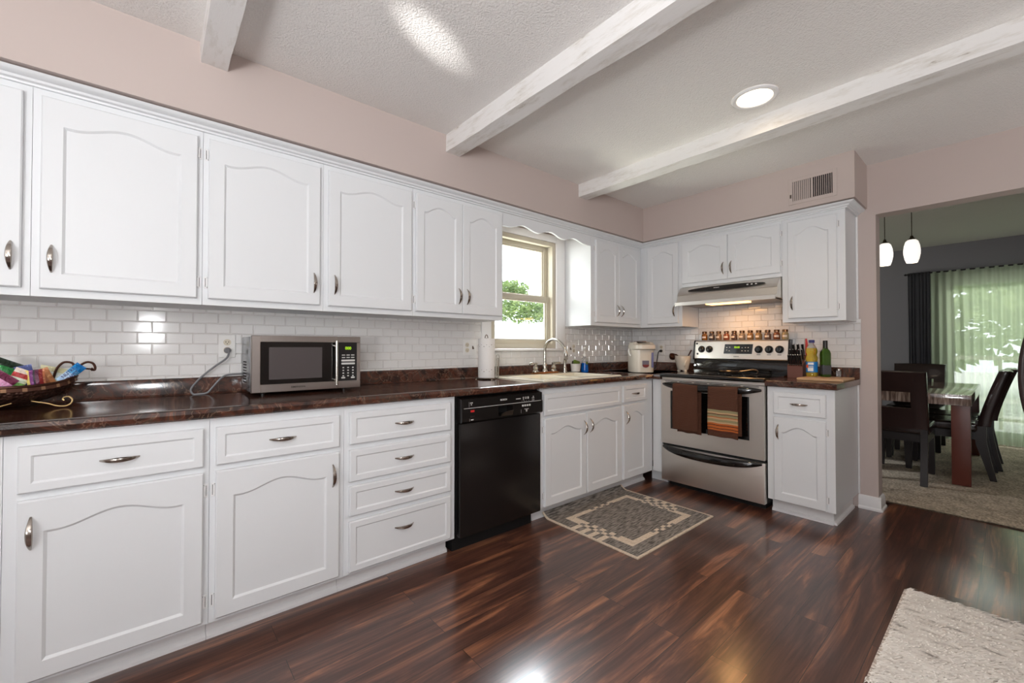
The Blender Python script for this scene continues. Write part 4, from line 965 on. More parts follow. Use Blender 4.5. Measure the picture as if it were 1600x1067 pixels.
def airpot():
    t = empty('hot_water_pot', 'cream electric hot water pot in the counter corner', 'hot water pot', (3.43, -.385, TOPZ + .001), -.62)
    bm = nb(); n = 36
    def sec(z, a, b, sq=.62):
        out = []
        for j in range(n):
            q = 2 * PI * j / n; c, s = math.cos(q), math.sin(q)
            out.append((a * math.copysign(abs(c) ** sq, c), b * math.copysign(abs(s) ** sq, s), z))
        return out
    lv = [(0, .094, .112), (.004, .099, .117), (.18, .100, .118), (.205, .100, .118)]
    R = [[bm.verts.new(p) for p in sec(*l)] for l in lv]
    for i in range(len(R) - 1):
        for j in range(n): bm.faces.new((R[i][j], R[i][(j + 1) % n], R[i + 1][(j + 1) % n], R[i + 1][j]))
    bm.faces.new(R[0][::-1]); bm.faces.new(R[-1]); build('body', bm, 'pot', t)
    bm = nb(); lv = [(.206, .101, .120), (.212, .103, .135), (.246, .102, .132), (.268, .09, .112), (.276, .07, .085)]
    R = []
    for z, a, b in lv:
        pts = sec(z, a, b); R.append([bm.verts.new((x, y - (.022 if z < .25 else .01), zz + (-.018 if (y < -.06 and z > .25) else 0))) for x, y, zz in pts])
    for i in range(len(R) - 1):
        for j in range(n): bm.faces.new((R[i][j], R[i][(j + 1) % n], R[i + 1][(j + 1) % n], R[i + 1][j]))
    bm.faces.new(R[0][::-1]); bm.faces.new(R[-1]); lid = build('lid', bm, 'pot', t)
    bm = nb(); box(bm, -.045, .035, -.05, .05, .274, .281, bev=.004); build('lid_panel', bm, 'pewter', lid)
    bm = nb(); box(bm, .055, .073, -.1215, -.112, .045, .18, bev=.003); build('gauge', bm, mat('gauge_blue', S(110, 112, 150), .2), t)
    bm = nb(); prism(bm, [(-.03, .062), (-.022, .05), (.0, .044), (.022, .05), (.03, .062), (.03, .108), (-.03, .108)], 'y', -.1205, -.114); sk = build('sticker', bm, mat('sticker_grey', S(112, 108, 122), .4), t)
    bm = nb(); prism(bm, [(-.028, .062), (-.02, .051), (.0, .046), (.02, .051), (.028, .062), (.028, .072), (-.028, .072)], 'y', -.1215, -.12); build('sticker_band', bm, mat('sticker_red', S(126, 56, 54), .4), sk)
    bm = nb(); tube(bm, smooth([(-.100, 0, .215), (-.118, -.02, .20), (-.122, -.04, .17), (-.114, -.05, .15)], 5), .006, 8); build('handle', bm, 'plastic', t)
    return t
t = airpot()
bm = nb(); tube(bm, smooth([(L - .022, -.352, 1.112), (L - .04, -.345, 1.108), (L - .046, -.332, 1.09), (L - .04, -.318, 1.03), (L - .045, -.305, .96), (L - .06, -.30, .925), (L - .10, -.32, .9205), (L - .20, -.36, .9205), (L - .30, -.38, .921)], 6), .0042, 8)
cd = build('power_cord', bm, 'black', t, label='thin black power cord'); bpy.context.view_layer.update(); cd.matrix_parent_inverse = t.matrix_world.inverted()
bm = nb(); lathe(bm, [(.011, 0), (.014, .006), (.012, .02), (.006, .026)], n=14); pl = build('plug', bm, 'black', cd); pl.location = (L - .017, -.350, 1.1055); pl.rotation_euler = (0, -PI / 2, 0)

def utensil_pot():
    t = empty('utensil_pot', 'cream footed ceramic pot on the counter at the left of the range', 'pot', (3.745, -.640, TOPZ + .0015))
    bm = nb(); lathe(bm, [(.026, .018), (.036, .018), (.041, .026), (.055, .098), (.057, .106), (.057, .134), (.060, .138), (.054, .138), (.049, .1), (.035, .03), (.001, .028)], n=32); build('body', bm, 'pot', t)
    for k in range(3):
        a = 2.2 + k * 2 * PI / 3; bm = nb(); lathe(bm, [(.004, 0), (.012, .004), (.0135, .012), (.008, .022)], (.028 * math.cos(a), .028 * math.sin(a), 0), 12); build('foot', bm, 'pot', t)
    bm = nb(); tube(bm, smooth([(-.03, -.045, .10), (-.055, -.05, .085), (-.058, -.045, .06), (-.045, -.035, .045)], 5), .006, 8); build('handle', bm, 'pot', t)
    t.scale = (1.2, 1.2, 1.08); t.location = (3.735, -.632, TOPZ + .0015)
    s = empty('wooden_ladle', 'dark wooden ladle drooping over the left rim of the cream pot', 'ladle', (3.74, -.625, TOPZ + .05))
    bm = nb(); tube(bm, smooth([(0, -.02, 0), (0, .02, .07), (-.01, .05, .108), (-.01, .07, .108)], 5), .0055, 8); build('shaft', bm, 'spoon', s)
    bm = nb(); n = 18
    lathe(bm, [(.004, -.030), (.022, -.026), (.032, -.008), (.034, .012), (.030, .012), (.022, -.012), (.003, -.022)], n=n); o = build('scoop', bm, 'spoon', s); o.location = (-.015, .085, .092); o.rotation_euler = (.5, -.5, 0)
    s = empty('wooden_spoon', 'dark wooden handle leaning right out of the cream pot against the range', 'spoon', (3.75, -.645, TOPZ + .05))
    bm = nb(); tube(bm, [(0, .012, -.02), (.004, -.03, .10), (.008, -.058, .152)], [.006, .0055, .007], 8); build('shaft', bm, 'spoon', s)
    bm = nb(); lathe(bm, [(.002, -.03), (.016, -.018), (.019, 0), (.012, .016), (.005, .024)], n=14, sy=.4); o = build('bowl', bm, 'spoon', s); o.location = (0, .014, -.005)
utensil_pot()

def spoon_rest():
    t = empty('spoon_rest', 'dark oval spoon rest on the black glass cooktop', 'spoon rest', (3.56, -1.12, .9275), -1.2)
    bm = nb(); n = 30
    pr = [(.001, .006), (.040, .006), (.052, .012), (.062, .024), (.058, .024), (.048, .014), (.036, .010), (.001, .010)]
    lathe(bm, pr, n=n, sx=1.35); build('dish', bm, 'ceramic', t)
    bm = nb(); tube(bm, smooth([(.07, 0, .022), (.12, 0, .030), (.16, 0, .036), (.19, 0, .030), (.196, 0, .016), (.19, 0, .004)], 5), [.013] * 20 + [.011] * 6, 10, flat=(1.5, .55)); build('handle', bm, 'ceramic', t)
spoon_rest()

# spice jars on the backguard
ys = [-.796, -.862, -.922, -.988, -1.053, -1.117, -1.181, -1.246, -1.313, -1.378, -1.438]
fills = [(186, 112, 30), (92, 70, 60), (170, 132, 100), (176, 88, 46), (104, 66, 44), (176, 150, 124), (190, 134, 70), (186, 140, 76), (150, 110, 84), (166, 84, 30), (214, 184, 130)]
names = ['golden powder, at the left end of the row', 'dark grey herbs, second from the left end', 'pale brown seasoning, third from the left end', 'red-brown powder, fourth from the left end', 'dark brown spice, fifth from the left end', 'greyish beige spice in the middle of the row', 'orange tan powder right of the middle one', 'tan spice, fourth from the right end', 'dull brown spice, third from the right end', 'deep orange powder, next to the right end', 'cream coloured flakes, at the right end of the row']
proto = None
jt = bpy.data.materials
for i, y in enumerate(ys):
    t = empty('spice_jar', 'small glass spice jar of ' + names[i], 'spice jar', (L - .053, y, 1.2045), 0, 'spice jars on the range')
    bm = nb(); lathe(bm, [(.001, 0), (.022, 0), (.0245, .004), (.0245, .043), (.022, .050), (.018, .054), (.018, .060)], n=20)
    o = build('jar', bm, mat('spice_%d' % i, S(*[int(q * .72) for q in fills[i]]), .12, coat=1.0), t)
    bm = nb(); lathe(bm, [(.020, .0605), (.020, .077), (.0185, .079), (.001, .079)], n=20); build('lid', bm, 'jarlid', t)
    bm = nb()
    n = 8; pts = [(PI - .7 + 1.4 * k / n) for k in range(n + 1)]
    A = [bm.verts.new((.0249 * math.cos(a), .0249 * math.sin(a), .019)) for a in pts]; B = [bm.verts.new((.0249 * math.cos(a), .0249 * math.sin(a), .034)) for a in pts]
    for k in range(n): bm.faces.new((A[k], A[k + 1], B[k + 1], B[k]))
    build('sticker', bm, 'label', t); t.rotation_euler = (0, 0, random.uniform(-.35, .35))

def knife_block():
    x0, y0 = 3.655, -1.4985
    t = empty('knife_block', 'brown wooden knife block right of the range', 'knife block', (x0, y0, TOPZ + .001))
    bm = nb(); prism(bm, [(0, 0), (.155, 0), (.155, .168), (.10, .168), (0, .085)], 'y', -.098, 0); build('block', bm, 'walnut', t)
    k = 0
    for r_, (cx, cz, n, ln) in enumerate(((.012, .098, 6, .08), (.055, .133, 5, .085), (.10, .172, 3, .085))):
        for i in range(n):
            y = -.012 - (.076) * (i / (n - 1)) if n > 3 else -.02 - .03 * i
            nm = ('steak knife', 'paring knife', 'chef knife')[r_]
            lab = 'black-handled %s in the %s row of the wooden block, %s' % (nm, ('lowest', 'middle', 'top')[r_], ('left end', 'second from left', 'third from left', 'fourth from left', 'fifth from left', 'right end')[i if i < n - 1 else 5])
            kn = empty('kitchen_knife', lab, 'knife', (x0 + cx, y0 + y, TOPZ + .001 + cz), 0, 'knives in the wooden block'); kn.rotation_euler = (0, -.40, 0)
            bm = nb(); w = .0055 if r_ < 2 else .0075; box(bm, -.009, .009, -w, w, -.006, ln, bev=.003); build('handle', bm, 'black', kn)
            bm = nb(); box(bm, -.0095, .0095, -w - .0005, w + .0005, .0, .006, bev=.001, seg=1); lathe(bm, [(.004, ln), (.003, ln + .002)], n=8); build('bolster', bm, 'chrome', kn)
    kn = empty('kitchen_knife', 'knife with long red handle standing behind the wooden block', 'knife', (x0 + .14, y0 - .090, TOPZ + .169), 0, 'knives in the wooden block'); kn.rotation_euler = (.0, -.05, 0)
    bm = nb(); tube(bm, [(0, 0, -.004), (0, 0, .03), (0, .0, .09), (0, .004, .125)], [.009, .011, .008, .006], 10, flat=(1, .7)); build('handle', bm, 'red', kn)
knife_block()

t = empty('cutting_board', 'light wood cutting board lying on the counter right of the range', 'cutting board', (3.60, -1.75, TOPZ + .0165))
bm = nb(); box(bm, -.16, .155, -.132, .132, -.0155, 0, bev=.004); build('board', bm, 'board', t)
BZ = TOPZ + .0175
t = empty('oil_bottle', 'clear ribbed bottle of yellow cooking oil with a navy cap', 'bottle', (3.66, -1.653, BZ))
bm = nb(); lathe(bm, [(.034, 0), (.040, .004), (.041, .02), (.039, .028), (.0405, .034), (.0405, .105), (.038, .112), (.041, .122), (.041, .14), (.035, .152), (.034, .158), (.040, .172), (.041, .188), (.036, .205)], n=30, sx=.87, sy=.87); build('oil', bm, 'oil', t)
bm = nb(); lathe(bm, [(.0362, .2055), (.026, .222), (.0165, .234), (.0155, .243)], n=26, sx=.87, sy=.87); build('neck', bm, 'clearpl', t)
bm = nb(); lathe(bm, [(.0185, .243), (.0185, .262), (.017, .264), (.001, .264)], n=24); build('cap', bm, 'navy', t)
def wrap(bm, r, z0, z1, a0, a1, mi=0, n=14):
    A = [bm.verts.new((r * math.cos(a0 + (a1 - a0) * k / n), r * math.sin(a0 + (a1 - a0) * k / n), z0)) for k in range(n + 1)]; B = [bm.verts.new((v.co.x, v.co.y, z1)) for v in A]
    for k in range(n): f = bm.faces.new((A[k], A[k + 1], B[k + 1], B[k])); f.material_index = mi
va = math.atan2(-2.584 + 1.653, -3.66)
bm = nb(); wrap(bm, .0358, .030, .106, va - 1.5, va + 1.5); lb = build('wrap_label', bm, 'bluelabel', t)
bm = nb(); wrap(bm, (.0361), .038, .062, va - .75, va + .25); wrap(bm, (.0361), .085, .100, va - .75, va + .3)
for k in range(5): wrap(bm, (.0361), .062, .078, va - .55 + k * .17, va - .47 + k * .17, n=3)
build('label_print', bm, 'plastic', lb)
bm = nb(); wrap(bm, (.0361), .062, .084, va - 1.15, va - .62); build('label_patch', bm, 'orange', lb)
t = empty('olive_oil_bottle', 'square green glass olive oil bottle with dark cap and label', 'bottle', (3.685, -1.729, BZ), .6)
bm = nb(); 
lv = [(0, .025), (.003, .0275), (.165, .0275), (.185, .023), (.20, .0135), (.215, .012)]
R = [[bm.verts.new((r * x, r * y, z)) for x, y in ((-1, -.7), (-.7, -1), (.7, -1), (1, -.7), (1, .7), (.7, 1), (-.7, 1), (-1, .7))] for z, r in lv]
for i in range(len(R) - 1):
    for j in range(8): bm.faces.new((R[i][j], R[i][(j + 1) % 8], R[i + 1][(j + 1) % 8], R[i + 1][j]))
bm.faces.new(R[0][::-1]); bm.faces.new(R[-1]); build('bottle', bm, 'green_glass', t)
bm = nb(); box(bm, -.0277, .0277, -.0277, .0277, .012, .088, bev=.0075); build('wrap_label', bm, 'darklabel', t)
bm = nb(); lathe(bm, [(.0145, .20), (.0145, .257), (.013, .259), (.001, .259)], n=20); build('cap', bm, 'bottle_dark', t)
t = empty('shot_glass', 'tiny clear glass shaker behind the olive oil bottle', 'shaker', (3.735, -1.795, BZ))
bm = nb(); lathe(bm, [(.001, 0), (.014, 0), (.015, .04), (.013, .046)], n=18); build('body', bm, 'clearpl', t)
bm = nb(); lathe(bm, [(.0135, .046), (.012, .056), (.001, .058)], n=18); build('cap', bm, 'chrome', t)

# ------------------------------------------------------------------ towels on the oven handle
def towel(label, ya, yb, zb, stripes, backz, back_off):
    yc = (ya + yb) / 2; w = abs(ya - yb); hz, hx = .842 - .006, L - .703
    t = empty('dish_towel', label, 'towel', (hx, yc, hz), -PI / 2, 'dish towels on the oven handle')
    def sheet(bm, n, seq, w0, w1, xo, mi_of):
        m = 12; V = []
        for k, (y, z) in enumerate(seq):
            f = k / (len(seq) - 1); ww = w0 + (w1 - w0) * f
            V.append([bm.verts.new((xo + ww * (i / m - .5), y + .0035 * math.sin(i * 1.3 + k * .12) * f, z + .002 * math.sin(i * .9) * f)) for i in range(m + 1)])
        for k in range(len(seq) - 1):
            for i in range(m): fc = bm.faces.new((V[k][i], V[k][i + 1], V[k + 1][i + 1], V[k + 1][i])); fc.material_index = mi_of(seq[k + 1][1])
    R = .022; drop = hz - zb
    arc = [(-R * math.cos(a), R * math.sin(a)) for a in [PI / 2 * i / 6 for i in range(7)]][::-1]
    front = arc + [(-R - .001, -drop * i / 60) for i in range(1, 61)]
    bm = nb(); sheet(bm, 0, front, w * .97, w, 0, lambda z: stripes(z + hz)); ms = ['brown_towel', 'st_sage', 'st_orange', 'st_tan', 'st_dark']
    o = build('front_panel', bm, ms, t); o.modifiers.new('s', 'SOLIDIFY').thickness = .005
    db = hz - backz; arc2 = [(R * math.cos(a), R * math.sin(a)) for a in [PI / 2 * i / 6 for i in range(7)]][::-1]
    back = arc2 + [(R + .001, -db * i / 30) for i in range(1, 31)]
    bm = nb(); sheet(bm, 0, back, w * .95, w * .93, back_off, lambda z: 0); o = build('back_panel', bm, ms, t); o.modifiers.new('s', 'SOLIDIFY').thickness = .005
towel('plain brown waffle dish towel hanging on the oven handle', -.850, -1.055, .500, lambda z: 0, .475, .012)
def st(z):
    for lo, hi, m in ((.668, .683, 1), (.658, .668, 3), (.652, .658, 4), (.634, .652, 1), (.624, .634, 2), (.617, .624, 3), (.598, .617, 1), (.588, .598, 3), (.578, .588, 2), (.570, .578, 4), (.562, .570, 2), (.552, .562, 2), (.545, .552, 4), (.537, .545, 2), (.524, .537, 4), (.518, .524, 0)):
        if lo <= z < hi: return m
    return 0
towel('brown dish towel with orange and sage stripes hanging on the oven handle', -1.128, -1.343, .492, st, .51, .014)

# ------------------------------------------------------------------ rugs
def mat_rug():
    # corners on the floor (x, y)
    P = [(2.01, -.541), (2.90, -.543), (2.893, -1.283), (2.003, -1.279)]
    t = empty('kitchen_mat', 'grey woven mat with a tan broken-key border before the sink cabinet', 'mat', (2.44, -.9, 0.0005))
    bm = nb(); nx, ny = 120, 104
    def pos(u, v):
        a = Vector(P[0]).lerp(Vector(P[1]), u); b = Vector(P[3]).lerp(Vector(P[2]), u); q = a.lerp(b, v)
        z = .007 + (.03 * max(0, 1 - v / .07) ** 1.5 if v < .07 else 0)
        return Vector((q.x - 2.44, q.y + .9, z))
    def mi(u, v):
        if u < .016 or u > .984 or v > .982: return 1
        hash_ = lambda q, k: int(q * k) % 2
        band = .11 < u < .885 and .165 < v < .865 and not (.18 < u < .835 and .215 < v < .81)
        if u <= .11 and .33 < v < .70: return hash_(v - .33, 1 / .046) ^ 1
        if u >= .885 and .33 < v < .70: return hash_(v - .33, 1 / .046) ^ hash_(u - .885, 1 / .05)
        if not band: return 0
        if .11 < u < .18 and .33 < v < .70: return hash_(v - .33, 1 / .046) ^ hash_(u - .11, 1 / .035)
        if .835 < u < .885 and .33 < v < .70: return hash_(v - .33, 1 / .046) ^ hash_(u - .835, 1 / .025)
        if .39 < u < .64: return hash_(u - .39, 1 / .042) ^ hash_(v - (.165 if v < .5 else .81), 1 / .027)
        return 1
    V = [[bm.verts.new(pos(i / nx, j / ny)) for i in range(nx + 1)] for j in range(ny + 1)]
    for j in range(ny):
        for i in range(nx): f = bm.faces.new((V[j][i], V[j][i + 1], V[j + 1][i + 1], V[j + 1][i])); f.material_index = mi((i + .5) / nx, (j + .5) / ny)
    # edge down to the floor
    ring = [V[0][i] for i in range(nx + 1)] + [V[j][nx] for j in range(1, ny + 1)] + [V[ny][i] for i in range(nx - 1, -1, -1)] + [V[j][0] for j in range(ny - 1, 0, -1)]
    low = [bm.verts.new((v.co.x, v.co.y, max(0, v.co.z - .0068))) for v in ring]
    for k in range(len(ring)): f = bm.faces.new((ring[k], ring[(k + 1) % len(ring)], low[(k + 1) % len(ring)], low[k])); f.material_index = 1
    build('weave', bm, ['rug_grey', 'rug_tan'], t)
mat_rug()
def fur_rug():
    t = empty('shag_rug', 'cream and grey shaggy fur rug cut off by the lower right corner', 'rug', (2.27, -2.80, .0005))
    bm = nb(); box(bm, -.40, .43, -.55, .545, 0, .010); build('backing', bm, 'fur', t)
    bm = nb(); rnd = random.Random(3)
    for k in range(20000):
        x, y = rnd.uniform(-.405, .43), rnd.uniform(-.25, .545)
        n1 = noise.noise((x * 4, y * 4, 5)); ln = rnd.uniform(.03, .06)
        d = Vector((.5 + .5 * n1 + rnd.gauss(0, .25), -.8 + rnd.gauss(0, .2), 0)).normalized()
        if x < -.37 and rnd.random() < .35: d = Vector((-1, rnd.uniform(-.6, .3), 0)).normalized()
        s = Vector((-d.y, d.x, 0)) * rnd.uniform(.0016, .0034)
        p = Vector((x, y, .008)); m_ = p + d * ln * .5 + Vector((0, 0, rnd.uniform(.004, .009))); e = p + d * ln + Vector((0, 0, rnd.uniform(.001, .006)))
        a_, b_, c_, d_, e_ = [bm.verts.new(q) for q in (p - s, p + s, m_ + s, m_ - s, e)]
        bm.faces.new((a_, b_, c_, d_)); bm.faces.new((d_, c_, e_))
    fm = mat('fur_strand', S(216, 206, 196), .8); tt, bb = nt(fm); nn = N(tt, 'ShaderNodeTexNoise'); nn.inputs['Scale'].default_value = 9; nn.inputs['Detail'].default_value = 6
    tt.links.new(coords(tt, (4.2, .9, 1), rot=(0, 0, -.55)).outputs[0], nn.inputs[0]); rr = ramp(tt, [(.28, S(150, 144, 138)), (.39, S(236, 230, 223)), (.6, S(250, 246, 240))], nn.outputs[0]); tt.links.new(rr.outputs[0], bb.inputs['Base Color'])
    o = build('pile', bm, fm, t); o['kind'] = 'stuff'
fur_rug()

# ------------------------------------------------------------------ dining room
def dining_table():
    x0, x1, y0, y1 = 5.03, 6.70, -2.385, -1.475
    t = empty('dining_table', 'rectangular stone-topped dining table with slab legs', 'dining table', ((x0 + x1) / 2, (y0 + y1) / 2, .012)); ox, oy = (x0 + x1) / 2, (y0 + y1) / 2
    bm = nb(); box(bm, x0 - ox, x1 - ox, y0 - oy, y1 - oy, .652, .740, bev=.004); build('tabletop', bm, 'table', t)
    for a in (x0 + .02, x1 - .12):
        for b in (y0 + .008, y1 - .118):
            bm = nb(); box(bm, a - ox, a + .10 - ox, b - oy, b + .11 - oy, 0, .6515, bev=.003); build('leg', bm, 'tableleg', t)
dining_table()
def chair():
    """seat faces +x in local space; origin at the floor under the seat's rear edge"""
    t = empty('dining_chair', 'x', 'dining chair')
    w = .225
    bm = nb(); n = 8; V = []
    box(bm, .02, .50, -w, w, .40, .475, bev=.022, seg=3); build('seat', bm, 'leather', t)
    bm = nb(); box(bm, .03, .49, -w + .01, w - .01, .335, .40); build('seat_frame', bm, 'legwood', t)
    for s in (-1, 1):
        y = s * (w - .03)
        bm = nb(); prism(bm, [(.44, 0), (.48, 0), (.495, .335), (.43, .335)], 'y', y - .022, y + .022); build('leg', bm, 'legwood', t)
        bm = nb(); prism(bm, [(-.085, 0), (-.045, 0), (-.01, .14), (.035, .30), (.035, .5), (-.03, .5), (-.028, .33), (-.055, .15)], 'y', y - .022, y + .022); build('leg', bm, 'legwood', t)
    # curved back with a wide slot: grid of columns
    bm = nb(); zs = [.455, .50, .56, .62, .635, .745, .76, .80, .86, .90, .925, .935]; us = [-w, -w + .008, -.125, -.11, 0, .11, .125, w - .008, w]
    def bx(z): return -.015 - .13 * ((z - .455) / .48) ** 1.25
    th = lambda z, u: .040 * (.55 if z > .93 or abs(u) > w - .001 else 1)
    F = [[bm.verts.new((bx(z) + th(z, u), u, z - (.006 * (u / w) ** 2 if z > .9 else 0))) for u in us] for z in zs]; B = [[bm.verts.new((bx(z) - th(z, u), u, z - (.006 * (u / w) ** 2 if z > .9 else 0))) for u in us] for z in zs]
    nz, nu = len(zs) - 1, len(us) - 1
    hole = lambda i, j: 4 <= i <= 4 and 3 <= j <= 4 or (3 <= i <= 5 and 2 <= j <= 5)
    for i in range(nz):
        for j in range(nu):
            if hole(i, j): continue
            bm.faces.new((F[i][j], F[i][j + 1], F[i + 1][j + 1], F[i + 1][j])); bm.faces.new((B[i][j], B[i + 1][j], B[i + 1][j + 1], B[i][j + 1]))
            for di, dj, a, b in ((-1, 0, (i, j), (i, j + 1)), (1, 0, (i + 1, j), (i + 1, j + 1)), (0, -1, (i, j), (i + 1, j)), (0, 1, (i, j + 1), (i + 1, j + 1))):
                p, q = i + di, j + dj
                if not (0 <= p < nz and 0 <= q < nu) or hole(p, q): bm.faces.new((F[a[0]][a[1]], F[b[0]][b[1]], B[b[0]][b[1]], B[a[0]][a[1]]))
    build('backrest', bm, 'leather', t, ang=50); return t
ch = chair(); used = False
for x, y, rz, lab in ((4.86, -1.93, 0, 'dark leather dining chair at the near table end, its back to the kitchen'),
                      (6.90, -1.885, PI, 'dark leather dining chair at the window end of the table, facing the kitchen'),
                      (5.615, -2.425, PI / 2, 'dark leather dining chair right of the table, the closer of two'),
                      (6.11, -2.455, PI / 2, 'dark leather dining chair right of the table, tucked behind the closer one'),
                      (5.615, -1.31, -PI / 2, 'dark leather dining chair across the table, half hidden by the chair at the near end'),
                      (6.11, -1.31, -PI / 2, 'dark leather dining chair across the table, mostly behind the wall end')):
    o = ch if not used else copy_tree(ch); used = True
    o.location = (x, y, .013); o.rotation_euler = (0, 0, rz); o['label'] = lab; o['group'] = 'chairs around the dining table'

def pendant(y, lab):
    t = empty('pendant_lamp', lab, 'pendant lamp', (5.2, y, 1.902), 0, 'pendant lamps over the dining table')
    bm = nb(); n = 30; pr = [(.052, 0), (.066, .03), (.077, .075), (.079, .105), (.073, .15), (.058, .19), (.040, .204)]
    lathe(bm, [(r * .74, z) for r, z in pr] + [(r * .74, z) for r, z in [(.038, .2), (.056, .186), (.07, .148), (.076, .105), (.074, .075), (.063, .03), (.049, 0), (.052, 0)]], n=n, cap=False); build('lamp_shade', bm, 'pend', t)
    bm = nb(); lathe(bm, [(.031, .204), (.024, .214), (.014, .222), (.010, .24), (.003, .245)], n=20); build('cap', bm, 'darkmetal', t)
    bm = nb(); tube(bm, [(0, 0, .24), (0, 0, H - .02 - 1.902 - .001)], .003, 6); lathe(bm, [(.05, H - 1.902 - .046), (.055, H - 1.902 - .03), (.055, H - 1.902 - .021)], n=20); build('cord', bm, 'darkmetal', t)
    bm = nb(); lathe(bm, [(.001, .07), (.02, .078), (.026, .10), (.018, .125), (.012, .15)], n=16); build('bulb', bm, 'bulb', t)
pendant(-2.027, 'lit egg-shaped pendant lamp, fully in view in the opening')
pendant(-1.843, 'lit egg-shaped pendant lamp partly cut by the wall end')

def patio_door():
    t = tag(empty('door_1', 'white framed sliding glass patio door behind the sheer curtain', 'door', (WX + .06, -2.985, .012)), kind='structure')
    bm = nb(); w, h = (DX1 - DX0) / 2, 2.018
    for q in ((-w, -w + .05, 0, h), (w - .05, w, 0, h), (-w, w, h - .05, h), (-w, w, 0, .05)): box(bm, -.055, .055, q[0], q[1], q[2], q[3])
    build('frame', bm, 'trim', t)
    for y0, y1, x in ((-w + .05, .04, .02), (-.04, w - .05, -.03)):
        bm = nb(); s = .075
        for q in ((y0, y0 + s, .05, h - .05), (y1 - s, y1, .05, h - .05), (y0 + s, y1 - s, .05, .15), (y0 + s, y1 - s, h - .13, h - .05)): box(bm, x - .018, x + .018, q[0], q[1], q[2], q[3])
        o = build('sash', bm, 'trim', t); bm = nb(); box(bm, x - .003, x + .003, y0 + s, y1 - s, .15, h - .13); build('pane', bm, 'pane', o)
patio_door()
def drape(name, label, y0, y1, x, z0, z1, m, amp, freq, seed, cat, pinch=0.0):
    bm = nb(); n = int(abs(y1 - y0) * 230); k = 16; V = []
    for j in range(k + 1):
        f = j / k; z = z1 + (z0 - z1) * f; row = []
        for i in range(n + 1):
            u = i / n; y = y0 + (y1 - y0) * u; yy = y + .02 * noise.noise((u * 6, f * 1.5, seed)) * f
            a = amp * (.45 + .55 * f) * (math.sin(u * freq + 2.2 * noise.noise((u * 5, seed, f * .6))) + .5 * noise.noise((u * 22, f * .8, seed + 4)))
            if pinch: yy = y0 + (yy - y0) * (1 - pinch * math.sin(PI * min(f / .9, 1)) * .5)
            row.append(bm.verts.new((x + a, yy, z)))
        V.append(row)
    for j in range(k):
        for i in range(n): bm.faces.new((V[j][i], V[j][i + 1], V[j + 1][i + 1], V[j + 1][i]))
    return tag(build(name, bm, m, ang=180), label, cat)
d = drape('curtain', 'charcoal curtain panel at the end of the rod in the dining room', -1.752, -1.955, WX - .12, .03, 2.085, 'curtain', .016, 38, 2.0, 'curtain')
d.modifiers.new('s', 'SOLIDIFY').thickness = .004
drape('sheer_curtain', 'white sheer curtain across the patio door', -1.945, -4.1, WX - .125, .03, 2.075, 'sheer', .024, 190, 5.0, 'sheer curtain')
bm = nb(); tube(bm, [(WX - .12, -1.735, 2.068), (WX - .12, -4.2, 2.068)], .009, 10); lathe(bm, [(.001, -.016), (.02, 0), (.001, .016)], (WX - .12, -1.73, 2.068), 14)
for y in (-1.76, -3.0, -4.15): tube(bm, [(WX - .12, y, 2.068), (WX, y, 2.068)], .006, 8)
tag(build('curtain_rod', bm, 'black'), 'thin black curtain rod above the sheer curtain', 'curtain rod')

def oval_mirror():
    t = empty('standing_mirror', 'dark oval-framed standing mirror cut off by the frame edge in the dining room', 'mirror', (4.75, -2.885, .012))
    a, b, zc = .262, .60, .92; n = 56
    bm = nb(); pr = [(0, -.02), (-.012, -.026), (-.03, -.024), (-.046, -.014), (-.052, 0), (-.046, .014), (0, .02)]
    R = []
    for j in range(n):
        q = 2 * PI * j / n; R.append([bm.verts.new((x, (a + o) * math.cos(q), zc + (b + o) * math.sin(q))) for o, x in pr])
    for j in range(n):
        for i in range(len(pr)): bm.faces.new((R[j][i], R[(j + 1) % n][i], R[(j + 1) % n][(i + 1) % len(pr)], R[j][(i + 1) % len(pr)]))
    build('frame', bm, 'frame_wood', t)
    bm = nb(); prism(bm, [((a - .045) * math.cos(2 * PI * j / n), zc + (b - .045) * math.sin(2 * PI * j / n)) for j in range(n)], 'x', -.006, .012); build('glass', bm, 'mirror', t)
    bm = nb()
    for s in (-1,):
        tube(bm, [(0.05, s * (a + .02), .05), (.03, s * (a + .02), 1.05)], .014, 10); tube(bm, [(-.15, s * (a + .02), .02), (.0, s * (a + .02), .06), (.2, s * (a + .02), .02)], .016, 10)
    tube(bm, [(.05, -a - .02, .18), (.05, 0.05, .18)], .012, 8); tube(bm, [(.05, .05, .18), (.05, .05, zc - b + .02)], .012, 8); tube(bm, [(.05, .05, .18), (.12, .02, .015)], .012, 8)
    build('stand', bm, 'frame_wood', t)
oval_mirror()

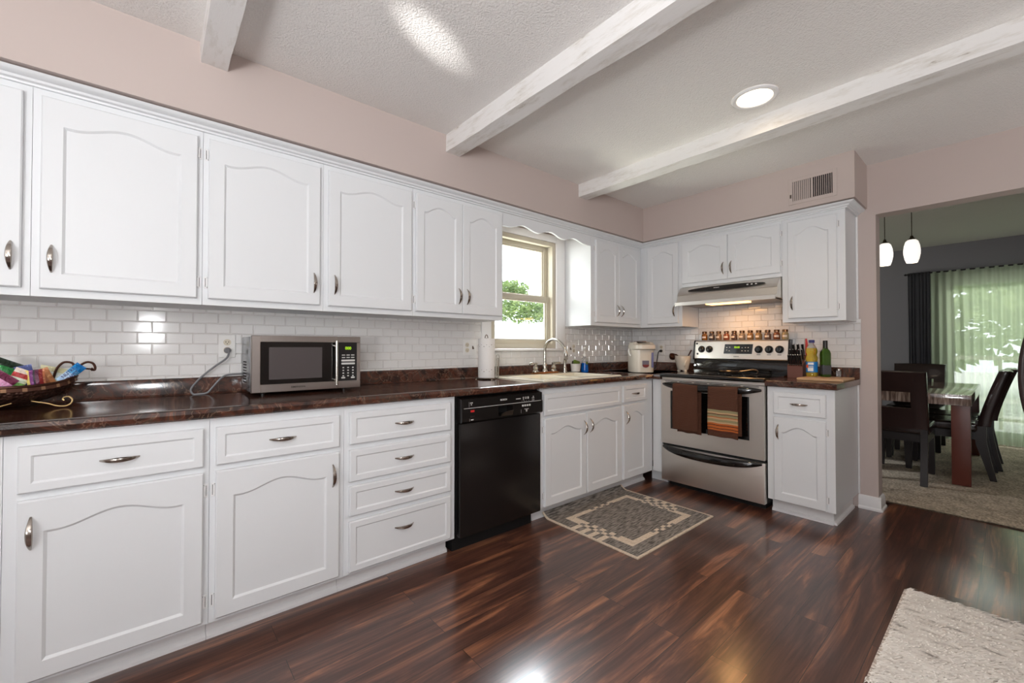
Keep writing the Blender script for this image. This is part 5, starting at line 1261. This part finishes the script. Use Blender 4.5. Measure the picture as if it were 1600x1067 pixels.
# ------------------------------------------------------------------ outdoors
def leaves(name, label, blobs, n, size, seed, parent=None):
    rnd = random.Random(seed); bm = nb()
    for k in range(n):
        (c, r) = blobs[rnd.randrange(len(blobs))]
        v = Vector((rnd.gauss(0, 1), rnd.gauss(0, 1), rnd.gauss(0, 1))).normalized() * (rnd.random() ** .45)
        p = Vector(c) + Vector((v.x * r[0], v.y * r[1], v.z * r[2]))
        d = Vector((rnd.gauss(0, 1), rnd.gauss(0, 1), rnd.gauss(0, .6))).normalized(); e = d.cross(Vector((rnd.gauss(0, 1), rnd.gauss(0, 1), rnd.gauss(0, 1)))).normalized(); s = size * rnd.uniform(.6, 1.4)
        bm.faces.new([bm.verts.new(q) for q in (p - d * s, p + e * s * .45, p + d * s, p - e * s * .45)])
    o = build('foliage', bm, 'leaf', parent); return o
def tree(label, base, blobs, n, size, seed, th):
    t = empty('garden_tree', label, 'tree', base); off = Vector(base)
    leaves('foliage', '', [(tuple(Vector(c) - off), r) for c, r in blobs], n, size, seed, t)
    bm = nb(); tube(bm, smooth([(0, 0, 0), (.05, .03, th * .5), (-.04, 0, th)], 4), [.14, .13, .12, .11, .10, .09, .09, .085, .08], 10); build('trunk', bm, 'bark', t)
bm = nb(); box(bm, -12, 26, .14, 30, -.25, -.15); box(bm, WX + .13, 30, -24, .139, -.14, -.05); struct('ground', bm, 'deck', 'bright sunlit ground outside the windows', 'ground')
t = empty('garden_fence', 'bright white fence seen through the sink window', 'fence', (9, 10.0, -.15))
bm = nb(); box(bm, -9, 9, -.03, .03, 0, 2.15)
for i in range(10): box(bm, -9 + i * 2 - .05, -9 + i * 2 + .05, -.06, .06, 0, 2.25)
build('boards', bm, 'fence', t)
tree('leafy green tree behind the fence outside the sink window', (11.5, 12.8, -.15), [((11.6, 12.4, 2.95), (1.7, 1, .65)), ((13.6, 12.6, 2.85), (1.7, 1, .6)), ((15.2, 12.6, 3.0), (1.5, 1, .7)), ((13.2, 13.0, 3.9), (.9, 1, .45))], 4600, .10, 11, 2.6)
tree('yellow-green tree outside the patio door', (11.6, -3.4, -.05), [((11.5, -3.6, 2.2), (1.2, 1.6, 1.3)), ((11.8, -5.4, 1.7), (1.2, 1.3, 1.3))], 4600, .13, 12, 2.2)
tree('green tree seen in the far part of the patio door', (15.0, -2.9, -.05), [((15.0, -2.4, 2.6), (1.2, 2.4, 1.9)), ((15.6, -5.4, 2.8), (1.2, 2.5, 2.3)), ((15.0, -.8, 1.2), (1, 1.4, .9))], 6500, .15, 13, 2.2)
bm = nb(); box(bm, WX + .14, WX + 1.3, -7, 1.5, 2.42, 2.55)  # roof slab added out of view to cut sky light on the door
for y in (-6.6, 1.2): box(bm, WX + 1.1, WX + 1.2, y, y + .1, -.05, 2.42)
struct('sky_blocker_patio', bm, 'trim', 'added unseen slab on posts that blocks sky light at the patio door', 'roof')
t = empty('deck_railing', 'grey deck railing outside the patio door', 'railing', (9.4, -4.0, -.05))
bm = nb(); box(bm, -.03, .03, -3, 3, 1.0, 1.06); box(bm, -.02, .02, -3, 3, .12, .16); build('rail', bm, 'vinyl', t)
for i in range(13):
    bm = nb(); y = -3 + i * .5; box(bm, -.02, .02, y - .02, y + .02, 0, 1.0); build('baluster', bm, 'vinyl', t)
